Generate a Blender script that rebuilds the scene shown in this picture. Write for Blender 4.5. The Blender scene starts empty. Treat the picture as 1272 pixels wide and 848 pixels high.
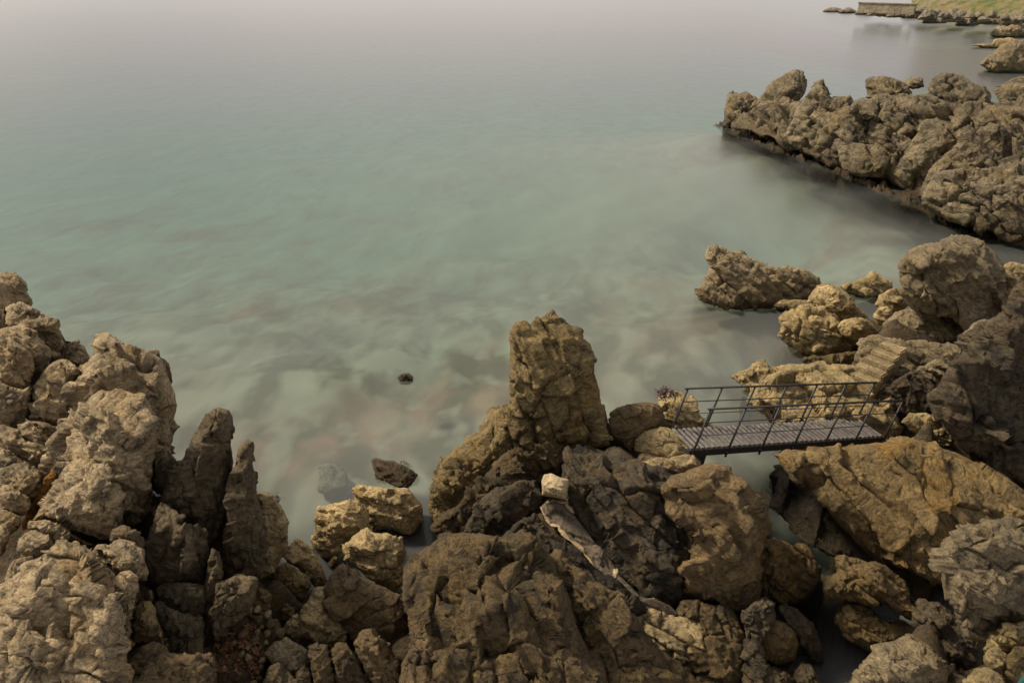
import bpy, bmesh, math, random
import numpy as np
from mathutils import Vector, Matrix
from mathutils.geometry import delaunay_2d_cdt

scene = bpy.context.scene
COL = scene.collection
R = math.radians

# ------------------------------------------------------------------ camera
CAM_H, FPX, PITCH = 9.0, 900.0, R(27.3)
cam_data = bpy.data.cameras.new("camera")
cam = bpy.data.objects.new("camera", cam_data)
COL.objects.link(cam)
cam.location = (0, 0, CAM_H)
cam.rotation_euler = (R(90) - PITCH, 0, 0)
cam_data.sensor_width = 36.0
cam_data.lens = 36.0 * FPX / 1272.0
cam_data.clip_start, cam_data.clip_end = 0.1, 12000
scene.camera = cam

# ------------------------------------------------------------------ world, sun, exposure
SUN_EL, SUN_AZ = R(47), R(-68)         # azimuth from +Y towards +X
world = bpy.data.worlds.new("World")
scene.world = world
world.use_nodes = True
nt = world.node_tree
nt.nodes.clear()
wo = nt.nodes.new("ShaderNodeOutputWorld")
bg = nt.nodes.new("ShaderNodeBackground")
bg.inputs[1].default_value = 0.05
sky = nt.nodes.new("ShaderNodeTexSky")
sky.sky_type = 'NISHITA'
sky.sun_disc = False
sky.sun_elevation = SUN_EL
sky.sun_rotation = SUN_AZ
sky.air_density, sky.dust_density, sky.ozone_density = 1.0, 3.0, 1.0
tc = nt.nodes.new("ShaderNodeTexCoord")
mp = nt.nodes.new("ShaderNodeMapping")
mp.inputs['Scale'].default_value = (1, 1, 3.0)
cn = nt.nodes.new("ShaderNodeTexNoise")
cn.inputs['Scale'].default_value = 1.6
cn.inputs['Detail'].default_value = 5
ramp = nt.nodes.new("ShaderNodeValToRGB")
ramp.color_ramp.elements[0].position = 0.3
ramp.color_ramp.elements[0].color = (2.65, 2.50, 2.40, 1)
ramp.color_ramp.elements[1].position = 0.72
ramp.color_ramp.elements[1].color = (4.1, 3.85, 3.68, 1)
mix = nt.nodes.new("ShaderNodeMix")
mix.data_type = 'RGBA'
mix.inputs[0].default_value = 0.88      # an overcast deck with a little of the clear sky through it
nt.links.new(tc.outputs['Generated'], mp.inputs[0])
nt.links.new(mp.outputs[0], cn.inputs[0])
nt.links.new(cn.outputs[0], ramp.inputs[0])
nt.links.new(sky.outputs[0], mix.inputs[6])
nt.links.new(ramp.outputs[0], mix.inputs[7])
# the deck is brightest low over the open sea
sx = nt.nodes.new("ShaderNodeSeparateXYZ"); nt.links.new(tc.outputs['Generated'], sx.inputs[0])
hr = nt.nodes.new("ShaderNodeValToRGB")
hr.color_ramp.elements[0].position, hr.color_ramp.elements[0].color = 0.0, (1.68, 1.61, 1.60, 1)
hr.color_ramp.elements[1].position, hr.color_ramp.elements[1].color = 0.26, (1, 1, 1, 1)
nt.links.new(sx.outputs[2], hr.inputs[0])
hm = nt.nodes.new("ShaderNodeMix"); hm.data_type = 'RGBA'; hm.blend_type = 'MULTIPLY'; hm.inputs[0].default_value = 1
nt.links.new(mix.outputs[2], hm.inputs[6]); nt.links.new(hr.outputs[0], hm.inputs[7])
# a broad thin place in the cloud low over the sea ahead
gv = nt.nodes.new("ShaderNodeVectorMath"); gv.operation = 'DOT_PRODUCT'; gv.inputs[1].default_value = (.12, .98, .12)
nt.links.new(tc.outputs['Generated'], gv.inputs[0])
gr_ = nt.nodes.new("ShaderNodeValToRGB")
gr_.color_ramp.interpolation = 'EASE'
gr_.color_ramp.elements[0].position, gr_.color_ramp.elements[0].color = .80, (1, 1, 1, 1)
gr_.color_ramp.elements[1].position, gr_.color_ramp.elements[1].color = 1.0, (1.22, 1.18, 1.16, 1)
nt.links.new(gv.outputs['Value'], gr_.inputs[0])
gm = nt.nodes.new("ShaderNodeMix"); gm.data_type = 'RGBA'; gm.blend_type = 'MULTIPLY'; gm.inputs[0].default_value = 1
nt.links.new(hm.outputs[2], gm.inputs[6]); nt.links.new(gr_.outputs[0], gm.inputs[7])
nt.links.new(gm.outputs[2], bg.inputs[0])
nt.links.new(bg.outputs[0], wo.inputs[0])

sun_data = bpy.data.lights.new("sun", 'SUN')
sun_data.energy = 1.5
sun_data.angle = R(10)
sun_data.color = (1.0, 0.86, 0.66)
sun = bpy.data.objects.new("sun", sun_data)
COL.objects.link(sun)
sd = Vector((math.cos(SUN_EL) * math.sin(SUN_AZ), math.cos(SUN_EL) * math.cos(SUN_AZ), math.sin(SUN_EL)))
sun.rotation_euler = sd.to_track_quat('Z', 'Y').to_euler()
sun.location = (0, 0, 60)

vs = scene.view_settings
vs.view_transform = 'Standard'
vs.look = 'None'
vs.exposure = 1.66
vs.gamma = 1.0
scene.cycles.max_bounces = 6
scene.cycles.transparent_max_bounces = 12

# ------------------------------------------------------------------ picture <-> place
FW = np.array([0, math.cos(PITCH), -math.sin(PITCH)])
UP = np.array([0, math.sin(PITCH), math.cos(PITCH)])
RT = np.array([1.0, 0, 0])
CAM = np.array([0, 0, CAM_H])

def rays(px, py):
    px = np.asarray(px, float); py = np.asarray(py, float)
    return FW + RT * ((px - 636) / FPX)[..., None] + UP * ((424 - py) / FPX)[..., None]

def at_z(px, py, z):
    d = rays(px, py)
    return CAM + d * ((z - CAM_H) / d[..., 2])[..., None]

def at_t(px, py, t):
    return CAM + rays(px, py) * np.asarray(t)[..., None]

# ------------------------------------------------------------------ noise
_rng = np.random.RandomState(7)
PERM = _rng.permutation(4096).astype(np.int64)
VAL = _rng.uniform(-1, 1, 4096)

def _h(i, j, k):
    return PERM[(PERM[(PERM[i & 4095] + j) & 4095] + k) & 4095]

def vnoise(p):
    f = np.floor(p).astype(np.int64)
    u = p - f
    u = u * u * u * (u * (u * 6 - 15) + 10)
    o = 0
    for a in (0, 1):
        wa = u[:, 0] if a else 1 - u[:, 0]
        for b in (0, 1):
            wb = u[:, 1] if b else 1 - u[:, 1]
            for c in (0, 1):
                wc = u[:, 2] if c else 1 - u[:, 2]
                o = o + wa * wb * wc * VAL[_h(f[:, 0] + a, f[:, 1] + b, f[:, 2] + c)]
    return o

def fbm(p, oct=4, gain=.5, ridged=False):
    s, a, n = 0, 1.0, 0
    for i in range(oct):
        v = vnoise(p * (2.03 ** i) + 17.3 * i)
        if ridged:
            v = 1 - 2 * np.abs(v)
        s = s + a * v; n += a; a *= gain
    return s / n

def cells(p, seed=0):
    """blocky fracture: per-cell offset with a tilted face, and the distance to the nearest joint"""
    f = np.floor(p).astype(np.int64)
    n = len(p)
    d1 = np.full(n, 9e9); d2 = np.full(n, 9e9)
    hid = np.zeros(n, np.int64); cp = np.zeros((n, 3))
    for i in (-1, 0, 1):
        for j in (-1, 0, 1):
            for k in (-1, 0, 1):
                g = f + np.array([i, j, k])
                h = _h(g[:, 0] + seed, g[:, 1] + 31, g[:, 2] + 57)
                c = g + .5 + .42 * np.stack([VAL[h], VAL[(h * 7 + 13) & 4095], VAL[(h * 13 + 71) & 4095]], 1)
                d = np.sqrt(((p - c) ** 2).sum(1))
                near = d < d1
                d2 = np.where(near, d1, np.minimum(d2, d))
                hid = np.where(near, h, hid)
                cp = np.where(near[:, None], c, cp)
                d1 = np.where(near, d, d1)
    off = VAL[(hid * 3 + 5) & 4095]
    tilt = np.stack([VAL[(hid * 11 + 1) & 4095], VAL[(hid * 17 + 3) & 4095], VAL[(hid * 23 + 9) & 4095]], 1)
    face = off + 1.9 * (tilt * (p - cp)).sum(1)
    key = ((hid * 4096 + _h(np.floor(cp[:, 0]).astype(np.int64), np.floor(cp[:, 1]).astype(np.int64), np.floor(cp[:, 2]).astype(np.int64))))
    return face, d2 - d1, key

def blocks(p, seed):
    """orthogonal joint blocks, every bed shifted against the next: block id and distance to the nearest joint"""
    z = p[:, 2] + .22 * np.sin(2.1 * p[:, 2] + seed); k = np.floor(z).astype(np.int64)
    x = p[:, 0] + 3 * VAL[(k * 37 + seed * 11) & 4095]; x = x + .25 * np.sin(2.3 * x + k); i = np.floor(x).astype(np.int64)
    y = p[:, 1] + 3 * VAL[(k * 53 + i * 101 + seed) & 4095]; y = y + .25 * np.sin(2.6 * y + i); j = np.floor(y).astype(np.int64)
    e = 9.0
    for q in (x, y, z):
        f = q - np.floor(q); e = np.minimum(e, np.minimum(f, 1 - f))
    return (k + 4096) * (1 << 28) + (i + 4096) * (1 << 14) + (j + 4096), e

BEDS = {'tan': ((.25, -.35, .9), .55), 'grey': ((.93, .25, -.22), .5), 'pale': ((.3, .2, .9), .7), 'moss': ((.75, .2, .5), .6), 'dark': ((.8, -.1, .55), .55),
        'black': ((.7, -.2, .6), .6), 'brown': ((-.35, .1, .9), .6), 'ochre': ((.55, .1, .8), .45), 'cliff': ((.85, .3, .25), .5), 'prom': ((.78, .25, .5), .5),
        'bould': ((.5, .2, .8), .5), 'warm': ((.35, .1, .9), .55), 'far': ((.3, .1, .9), .6)}
# ------------------------------------------------------------------ tagging
def tag(o, label=None, cat=None, group=None, kind=None):
    if label: o['label'] = label
    if cat: o['category'] = cat
    if group: o['group'] = group
    if kind: o['kind'] = kind
    return o

def mesh_obj(name, verts, faces, m, parent=None, smooth=True, origin=None):
    me = bpy.data.meshes.new(name)
    v = np.asarray(verts, float)
    if origin is not None:
        v = v - np.asarray(origin)
    me.from_pydata([tuple(a) for a in v], [], faces) if not isinstance(faces, np.ndarray) else fast_mesh(me, v, faces)
    if smooth:
        me.polygons.foreach_set('use_smooth', np.ones(len(me.polygons), bool))
    me.materials.append(m)
    o = bpy.data.objects.new(name, me)
    COL.objects.link(o)
    if origin is not None:
        o.location = tuple(origin)
    if parent: o.parent = parent
    return o

def fast_mesh(me, v, q):
    nf, k = q.shape
    me.vertices.add(len(v)); me.vertices.foreach_set('co', v.ravel())
    me.loops.add(nf * k); me.loops.foreach_set('vertex_index', q.ravel().astype(np.int32))
    me.polygons.add(nf)
    me.polygons.foreach_set('loop_start', (np.arange(nf) * k).astype(np.int32))
    me.update(calc_edges=True)
    me.validate()

# ------------------------------------------------------------------ materials
class NB:
    def __init__(s, name):
        s.m = bpy.data.materials.new(name); s.m.use_nodes = True
        s.t = s.m.node_tree; s.t.nodes.clear()
    def n(s, typ, **kw):
        x = s.t.nodes.new(typ)
        for k, v in kw.items():
            setattr(x, k, v)
        return x
    def l(s, a, b): s.t.links.new(a, b)
    def noise(s, vec, scale, detail=4, rough=.55, dist=0):
        x = s.n("ShaderNodeTexNoise")
        x.inputs['Scale'].default_value = scale; x.inputs['Detail'].default_value = detail
        x.inputs['Roughness'].default_value = rough; x.inputs['Distortion'].default_value = dist
        s.l(vec, x.inputs['Vector']); return x.outputs[0]
    def ramp(s, fac, a, b, ca=(0, 0, 0, 1), cb=(1, 1, 1, 1)):
        x = s.n("ShaderNodeValToRGB")
        e = x.color_ramp.elements
        if a > b: a, b, ca, cb = b, a, cb, ca
        e[0].position, e[0].color = a, ca; e[1].position, e[1].color = b, cb
        s.l(fac, x.inputs[0]); return x.outputs[0]
    def mix(s, fac, a, b, mode='MIX'):
        x = s.n("ShaderNodeMix", data_type='RGBA', blend_type=mode)
        for sock, v in ((0, fac), (6, a), (7, b)):
            if hasattr(v, 'links'): s.l(v, x.inputs[sock])
            elif sock == 0: x.inputs[0].default_value = v
            else: x.inputs[sock].default_value = (*v, 1)
        return x.outputs[2]
    def math(s, op, a, b=None):
        x = s.n("ShaderNodeMath", operation=op)
        for i, v in enumerate((a, b)):
            if v is None: continue
            if hasattr(v, 'links'): s.l(v, x.inputs[i])
            else: x.inputs[i].default_value = v
        return x.outputs[0]

def rock_mat(name, base, alt, stain, lichen, k=1.0, dark=.5, ochre=.5, pits=.6, bed=None, algae=.35, rough=.85, bump=.35):
    """base / alt stone colours, stain = iron ochre, lichen = dark crust; k scales the grain with distance-sized rocks"""
    b = NB(name)
    out = b.n("ShaderNodeOutputMaterial"); bs = b.n("ShaderNodeBsdfPrincipled")
    b.l(bs.outputs[0], out.inputs[0])
    geo = b.n("ShaderNodeNewGeometry"); pos = geo.outputs['Position']
    oi = b.n("ShaderNodeObjectInfo")
    wob = b.n("ShaderNodeVectorMath", operation='ADD')
    wn = b.n("ShaderNodeTexNoise"); wn.inputs['Scale'].default_value = 2.2 * k; wn.inputs['Detail'].default_value = 3
    b.l(pos, wn.inputs['Vector'])
    sc = b.n("ShaderNodeVectorMath", operation='SCALE'); sc.inputs[3].default_value = .35 / k
    b.l(wn.outputs[1], sc.inputs[0]); b.l(pos, wob.inputs[0]); b.l(sc.outputs[0], wob.inputs[1])
    wp = wob.outputs[0]
    vec = wp
    if bed is None: bed = (.15, .45, .2, 1.9)
    if bed is not None:
        mp = b.n("ShaderNodeMapping"); mp.inputs['Rotation'].default_value = bed[:3]; mp.inputs['Scale'].default_value = (1, 1, bed[3])
        b.l(wp, mp.inputs[0]); vec = mp.outputs[0]
    big = b.noise(pos, .9 * k, 4)
    med = b.noise(vec, 3.6 * k, 9, .65)
    fine = b.noise(vec, 17 * k, 9, .7)
    grit = b.noise(pos, 62 * k, 5, .7)
    c = b.mix(b.ramp(big, .35, .65), base, alt)
    c = b.mix(b.ramp(med, .42, .62), c, tuple(x * 1.42 for x in base))
    c = b.mix(b.math('MULTIPLY', b.ramp(b.noise(pos, 1.5 * k, 6, .6, .6), .50, .68), ochre), c, stain)
    c = b.mix(b.math('MULTIPLY', b.ramp(fine, .50, .41), .85), c, tuple(x * .40 for x in base))
    c = b.mix(b.math('MULTIPLY', b.ramp(b.noise(vec, 2.1 * k, 9, .70, .4), .51, .60), dark), c, lichen)
    c = b.mix(b.math('MULTIPLY', b.ramp(b.noise(vec, 7.5 * k, 9, .7), .56, .68), dark * .8), c, lichen)
    # pale rubbed grains
    c = b.mix(b.math('MULTIPLY', b.ramp(grit, .55, .68), .45), c, tuple(min(.6, x * 1.9) for x in base))
    c = b.mix(b.math('MULTIPLY', b.ramp(grit, .47, .34), .65), c, tuple(x * .4 for x in base))
    # hairline joints
    vo = b.n("ShaderNodeTexVoronoi", feature='DISTANCE_TO_EDGE'); vo.inputs['Scale'].default_value = 1.7 * k
    b.l(vec, vo.inputs['Vector'])
    gate = b.ramp(b.noise(pos, 1.3 * k, 3), .42, .6)
    crack = b.math('MULTIPLY', b.ramp(vo.outputs[0], .02, .0), b.ramp(b.noise(pos, 1.3 * k, 3), .54, .68))
    c = b.mix(b.math('MULTIPLY', crack, .7), c, tuple(x * .3 for x in lichen))
    hv = b.n("ShaderNodeHueSaturation")
    b.l(c, hv.inputs['Color']); hv.inputs['Saturation'].default_value = 1.07
    b.l(b.math('ADD', b.math('MULTIPLY', oi.outputs['Random'], .34), .83), hv.inputs['Value'])
    c = hv.outputs[0]
    # algae and wet stone up to the swash line
    sep = b.n("ShaderNodeSeparateXYZ"); b.l(pos, sep.inputs[0])
    zz = b.math('ADD', sep.outputs[2], b.math('MULTIPLY', b.math('SUBTRACT', b.noise(pos, 2.0, 4), .5), .7))
    wet = b.ramp(zz, algae * .45, algae + .02, (1, 1, 1, 1), (0, 0, 0, 1))
    c = b.mix(b.math('MULTIPLY', wet, .86), c, (.030, .016, .012))
    damp = b.ramp(zz, algae + .05, algae + .75, (1, 1, 1, 1), (0, 0, 0, 1))
    c = b.mix(b.math('MULTIPLY', damp, .30), c, (.12, .085, .028))
    b.l(c, bs.inputs['Base Color'])
    rr = b.ramp(fine, .3, .7, (rough - .12,) * 3 + (1,), (min(1, rough + .1),) * 3 + (1,))
    b.l(b.mix(wet, rr, (.5, .5, .5)), bs.inputs['Roughness'])
    bs.inputs['Specular IOR Level'].default_value = .3
    hgt = b.math('ADD', b.math('MULTIPLY', med, .55), b.math('MULTIPLY', fine, .48))
    hgt = b.math('ADD', hgt, b.math('MULTIPLY', grit, .10))
    pit = b.n("ShaderNodeTexVoronoi"); pit.inputs['Scale'].default_value = 9 * k
    b.l(wp, pit.inputs['Vector'])
    hgt = b.math('SUBTRACT', hgt, b.math('MULTIPLY', b.math('MULTIPLY', b.ramp(pit.outputs[0], .38, .1), pits), b.math('MULTIPLY', gate, .5)))
    hgt = b.math('SUBTRACT', hgt, b.math('MULTIPLY', crack, .6))
    bp = b.n("ShaderNodeBump"); bp.inputs['Strength'].default_value = .9; bp.inputs['Distance'].default_value = bump / k * .42
    b.l(hgt, bp.inputs['Height']); b.l(bp.outputs[0], bs.inputs['Normal'])
    return b.m

LICH = (.028, .026, .022)
OCH = (.30, .17, .045)
M = {}
M['tan'] = rock_mat('tan_limestone', (.41, .315, .195), (.25, .20, .135), OCH, (.055, .045, .034), 1, .62, .5, 1.0)
M['grey'] = rock_mat('grey_limestone', (0.165, 0.127, 0.077), (0.121, 0.095, 0.059), (.20, .13, .05), LICH, 1, .5, .3, .4, bed=(0, .5, 0, 2.2))
M['pale'] = rock_mat('pale_limestone', (0.504, 0.384, 0.210), (0.384, 0.294, 0.156), OCH, (.07, .055, .03), 1, .40, .45, .9, algae=.12)
M['moss'] = rock_mat('yellow_crusted_rock', (0.263, 0.196, 0.095), (0.190, 0.146, 0.078), (.29, .18, .045), (.035, .03, .018), 1, .7, .6, 1.0, algae=.25, bump=.5)
M['dark'] = rock_mat('dark_crusted_rock', (.138, .098, .050), (.090, .066, .036), (.20, .14, .05), LICH, 1, .75, .45, .6, bump=.45)
M['black'] = rock_mat('black_lichen_rock', (.095, .075, .048), (.055, .046, .034), (.17, .11, .04), (.018, .018, .017), 1, .95, .5, .6, bump=.45)
M['brown'] = rock_mat('brown_grey_rock', (0.184, 0.131, 0.069), (0.137, 0.099, 0.055), (.22, .145, .05), LICH, 1, .45, .35, .4, bed=(0, .6, .4, 1.8))
M['ochre'] = rock_mat('ochre_rock', (.195, .140, .068), (.14, .10, .05), (.25, .135, .025), (.04, .03, .018), 1, .45, .7, .4, bed=(0, -.45, 0, .5), algae=.25)
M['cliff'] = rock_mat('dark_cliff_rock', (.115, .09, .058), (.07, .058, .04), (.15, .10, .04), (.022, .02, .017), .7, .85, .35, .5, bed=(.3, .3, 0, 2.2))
M['prom'] = rock_mat('headland_rock', (.245, .20, .128), (.15, .128, .092), (.24, .165, .06), (.05, .044, .034), .42, .65, .6, .6, bed=(0, .6, 0, 2.0), algae=.85, bump=.4)
M['bould'] = rock_mat('boulder_grey_brown', (0.285, 0.228, 0.142), (0.205, 0.165, 0.104), (.22, .15, .06), (.05, .042, .03), .8, .45, .3, .5, bed=(0, -.7, 0, 2.2))
M['warm'] = rock_mat('warm_yellow_rock', (0.448, 0.342, 0.185), (0.325, 0.252, 0.134), (.30, .19, .06), (.06, .048, .026), .8, .45, .5, .8, algae=.25)  # yellow is the stone's own colour
M['far'] = rock_mat('far_shore_rock', (.27, .235, .175), (.19, .165, .125), (.26, .19, .09), (.09, .08, .06), .16, .4, .3, .3, algae=.4)
M['base'] = rock_mat('wet_bedrock', (.085, .062, .036), (.06, .045, .03), (.20, .10, .025), LICH, 1, .6, .6, .5)
M['seam'] = rock_mat('orange_clay_seam', (.30, .145, .04), (.23, .12, .045), (.38, .16, .03), (.10, .06, .03), 1.5, .3, .6, .5)
M['wet'] = rock_mat('wet_rock_painted_shadow', (.030, .023, .016), (.020, .016, .012), (.05, .03, .012), (.012, .011, .010), 1, .5, .4, .4, rough=.6)  # near-black colour paints in the shadow beneath the ochre cliff
M['mortar'] = rock_mat('pale_mortar', (.48, .375, .235), (.40, .31, .19), (.40, .28, .13), (.12, .09, .06), 1.3, .25, .3, .2, bump=.2)
M['screed'] = rock_mat('grey_screed', (.135, .108, .078), (.115, .092, .068), (.20, .15, .08), (.06, .05, .04), 1.3, .2, .2, .2, bump=.12)
M['step'] = rock_mat('worn_concrete', (.30, .235, .135), (.24, .185, .11), (.26, .18, .08), (.07, .055, .035), 1.2, .4, .4, .3, bump=.2)

def flat_mat(name, col, rough=.7, metal=0, var=.25, scale=20):
    b = NB(name)
    out = b.n("ShaderNodeOutputMaterial"); bs = b.n("ShaderNodeBsdfPrincipled")
    b.l(bs.outputs[0], out.inputs[0])
    geo = b.n("ShaderNodeNewGeometry")
    n = b.noise(geo.outputs['Position'], scale, 6, .65)
    c = b.mix(b.ramp(n, .35, .65), tuple(x * (1 - var) for x in col), tuple(x * (1 + var) for x in col))
    b.l(c, bs.inputs['Base Color'])
    bs.inputs['Roughness'].default_value = rough; bs.inputs['Metallic'].default_value = metal
    return b.m

M['iron'] = flat_mat('weathered_iron_paint', (.040, .038, .040), .6, .2)
M['plank'] = flat_mat('weathered_deck_board', (.155, .138, .128), .75, 0, .35, 9)
M['beam'] = flat_mat('dark_bridge_beam', (.020, .016, .014), .7)
M['weed'] = flat_mat('dark_seaweed', (.050, .028, .018), .55, 0, .5, 14)
M['purple_weed'] = flat_mat('purple_seaweed', (.060, .030, .034), .6, 0, .5, 14)
M['red_plant'] = flat_mat('reddish_succulent', (.26, .115, .055), .6, 0, .55, 30)
M['scrap'] = flat_mat('white_scrap', (.7, .69, .66), .6, 0, .05)
M['driftwood'] = flat_mat('bleached_driftwood', (.36, .27, .15), .8, 0, .25, 25)
M['wall'] = rock_mat('tan_masonry', (.36, .30, .215), (.29, .24, .175), (.3, .2, .1), (.12, .10, .07), .3, .2, .25, .2, algae=.1)
M['teal'] = flat_mat('teal_cloth', (.015, .07, .065), .8)

# ------------------------------------------------------------------ the rock builder
def inside(px, py, poly):
    c = np.zeros(px.shape, bool)
    x0, y0 = poly[-1]
    for x1, y1 in poly:
        if y0 != y1:
            hit = ((y1 > py) != (y0 > py)) & (px < (x0 - x1) * (py - y1) / (y0 - y1) + x1)
            c ^= hit
        x0, y0 = x1, y1
    return c

def nearest(px, py, poly):
    best = np.full(px.shape, 9e9); bx = px.copy(); by = py.copy()
    x0, y0 = poly[-1]
    for x1, y1 in poly:
        dx, dy = x1 - x0, y1 - y0
        L = dx * dx + dy * dy + 1e-9
        u = np.clip(((px - x0) * dx + (py - y0) * dy) / L, 0, 1)
        qx, qy = x0 + u * dx, y0 + u * dy
        d = (px - qx) ** 2 + (py - qy) ** 2
        m = d < best
        best = np.where(m, d, best); bx = np.where(m, qx, bx); by = np.where(m, qy, by)
        x0, y0 = x1, y1
    return np.sqrt(best), bx, by

def roughen(poly, step, amp, seed):
    out = []
    p = np.array(poly, float)
    for i in range(len(p)):
        a, b = p[i], p[(i + 1) % len(p)]
        n = max(1, int(np.hypot(*(b - a)) / step))
        for j in range(n):
            out.append(a + (b - a) * j / n)
    o = np.array(out)
    q = np.concatenate([o, np.full((len(o), 1), seed * 3.7)], 1)
    for s, k in ((14, 1.0), (5, .55), (2.5, .3)):
        o = o + amp * k * np.stack([vnoise(q / np.array([s, s, 1]) + 5.1), vnoise(q / np.array([s, s, 1]) + 91.7)], 1)
    return [tuple(a) for a in o]

def tin(outline, ctrl, qx, qy):
    v = [Vector(p) for p in outline] + [Vector(c[:2]) for c in ctrl]
    hv = [0.0] * len(outline) + [c[2] for c in ctrl]
    n = len(outline)
    r = delaunay_2d_cdt(v, [(i, (i + 1) % n) for i in range(n)], [], 1, 1e-4)
    vo, fo, orig = r[0], r[2], r[3]
    hh = [max([hv[k] for k in o] or [0]) for o in orig]
    z = np.zeros(qx.shape)
    for f in fo:
        (ax, ay), (bx, by), (cx, cy) = [tuple(vo[i]) for i in f]
        det = (by - cy) * (ax - cx) + (cx - bx) * (ay - cy)
        if abs(det) < 1e-6: continue
        l1 = ((by - cy) * (qx - cx) + (cx - bx) * (qy - cy)) / det
        l2 = ((cy - ay) * (qx - cx) + (ax - cx) * (qy - cy)) / det
        m = (l1 >= -1e-3) & (l2 >= -1e-3) & (l1 + l2 <= 1.001)
        z[m] = (l1 * hh[f[0]] + l2 * hh[f[1]] + (1 - l1 - l2) * hh[f[2]])[m]
    return z

GROUND = []          # samples for the bedrock under the rocks
NTRI = [0]
LABELS = {}
def rock(name, label, mat, outline, z=None, t=None, inc=70, az=0, T=None, ctrl=None, n=6, seed=None,
         step=None, block=1.0, rough=1.0, cell=None, bed=None, bedk=1.0, cat=None, group=None, edge=.4, ground=True, back=None, lift=.3):
    seed = seed if seed is not None else (len(LABELS) * 7 + 3)
    LABELS[label] = 1
    rnd = np.random.RandomState(seed)
    raw = outline
    P = np.array(outline, float)
    ia = P[:, 1].argmax()
    ax, ay = P[ia]
    A = at_z(ax, ay, z) if t is None else at_t(ax, ay, t)
    inc_, az_ = R(inc), R(az)
    N = np.array([math.sin(inc_) * math.sin(az_), -math.sin(inc_) * math.cos(az_), math.cos(inc_)])
    def mid(px, py):
        d = rays(px, py)
        return ((A - CAM) @ N) / (d @ N)
    tm = float(mid(P[:, 0].mean(), P[:, 1].mean()))
    mpp = tm / FPX
    area = abs(np.sum(P[:, 0] * np.roll(P[:, 1], -1) - P[:, 1] * np.roll(P[:, 0], -1))) / 2
    size = math.sqrt(area) * mpp
    step = step or (1.35 if area < 9000 else 1.5)
    poly = roughen(outline, 3.0, min(1.6, .05 * math.sqrt(area)) * rough, seed)
    Q = np.array(poly)
    x0, y0 = Q.min(0) - step; x1, y1 = Q.max(0) + step
    gx, gy = np.meshgrid(np.arange(x0, x1, step), np.arange(y0, y1, step))
    ny, nx = gx.shape
    cx, cy = gx[:-1, :-1] + step / 2, gy[:-1, :-1] + step / 2
    keep = inside(cx, cy, poly)
    cnt = np.zeros((ny, nx), int)
    for a in (0, 1):
        for b_ in (0, 1):
            cnt[a:ny - 1 + a, b_:nx - 1 + b_] += keep
    used = cnt > 0
    rim = used & (cnt < 4)
    ux, uy = gx[used], gy[used]
    rimv = rim[used]
    d, bx, by = nearest(ux, uy, poly)
    ux = np.where(rimv, bx, ux); uy = np.where(rimv, by, uy)
    d = np.where(rimv, 0, d)
    maxd = d.max()
    # depth of the body's middle, bent a little
    tmid = mid(ux, uy)
    q3 = np.stack([ux, uy, np.full_like(ux, seed * 9.1)], 1)
    if T is None: T = .42 * size
    tmid = tmid + .22 * T * vnoise(q3 / np.array([35, 35, 1.0]))
    wpx = .07 * math.sqrt(area)
    wx = ux + wpx * fbm(q3 / np.array([wpx * 3, wpx * 3, 1]) + 3, 3); wy = uy + wpx * fbm(q3 / np.array([wpx * 3, wpx * 3, 1]) + 55, 3)
    if ctrl is None:
        ctrl = []
        cand = np.where(d > .28 * maxd)[0]
        sp = .95 * math.sqrt(area / (n + 1.0))
        for i in rnd.permutation(cand):
            if all((ux[i] - c[0]) ** 2 + (uy[i] - c[1]) ** 2 > sp * sp * .6 for c in ctrl):
                ctrl.append((ux[i], uy[i], min(1, (d[i] / maxd)) ** .4 * rnd.uniform(.55, 1.1)))
            if len(ctrl) >= n: break
    tz = tin(raw, ctrl, wx, wy)
    gcx, gcy = P[:, 0].mean(), P[:, 1].mean()
    pl = np.ones(len(ux)) * 1.0 + rnd.uniform(-.3, .3) * (wx - gcx) / math.sqrt(area) + rnd.uniform(-.35, .1) * (wy - gcy) / math.sqrt(area)
    nk = rnd.randint(5, 8)
    for k_ in range(nk):
        th = 2 * math.pi * (k_ + rnd.uniform(-.35, .35)) / nk
        cx_, cy_ = math.cos(th), math.sin(th)
        sup = ((P[:, 0] - gcx) * cx_ + (P[:, 1] - gcy) * cy_).max()
        pos_ = (wx - gcx) * cx_ + (wy - gcy) * cy_
        pl = np.minimum(pl, (sup * rnd.uniform(.98, 1.12) - pos_) / (sup * rnd.uniform(.25, .95)))
    tz = .6 * tz + .4 * np.clip(pl, 0, 1.4)
    Rr = max(.10 * maxd, 2.0)
    prof = np.sqrt(1 - (1 - np.clip(d / Rr, 0, 1)) ** 2)
    prof2 = np.sqrt(1 - (1 - np.clip(d / (maxd * .9), 0, 1)) ** 2)
    h = T * (edge * prof + (1 - edge) * (.9 * tz + .1 * prof2))
    hb = (back if back is not None else 1.0) * T * prof2
    nF = len(ux)
    idx = -np.ones((ny, nx), int); idx[used] = np.arange(nF)
    bidx = np.where(rimv, np.arange(nF), -1); inner = ~rimv
    bidx[inner] = nF + np.arange(inner.sum())
    dr = rays(ux, uy)
    VF = CAM + dr * (tmid - h)[:, None]
    VB = (CAM + dr * (tmid + hb)[:, None])[inner]
    V = np.concatenate([VF, VB])
    ki, kj = np.where(keep)
    qf = np.stack([idx[ki, kj], idx[ki + 1, kj], idx[ki + 1, kj + 1], idx[ki, kj + 1]], 1)
    qb = bidx[qf][:, ::-1]
    F = np.concatenate([qf, qb])
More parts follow.
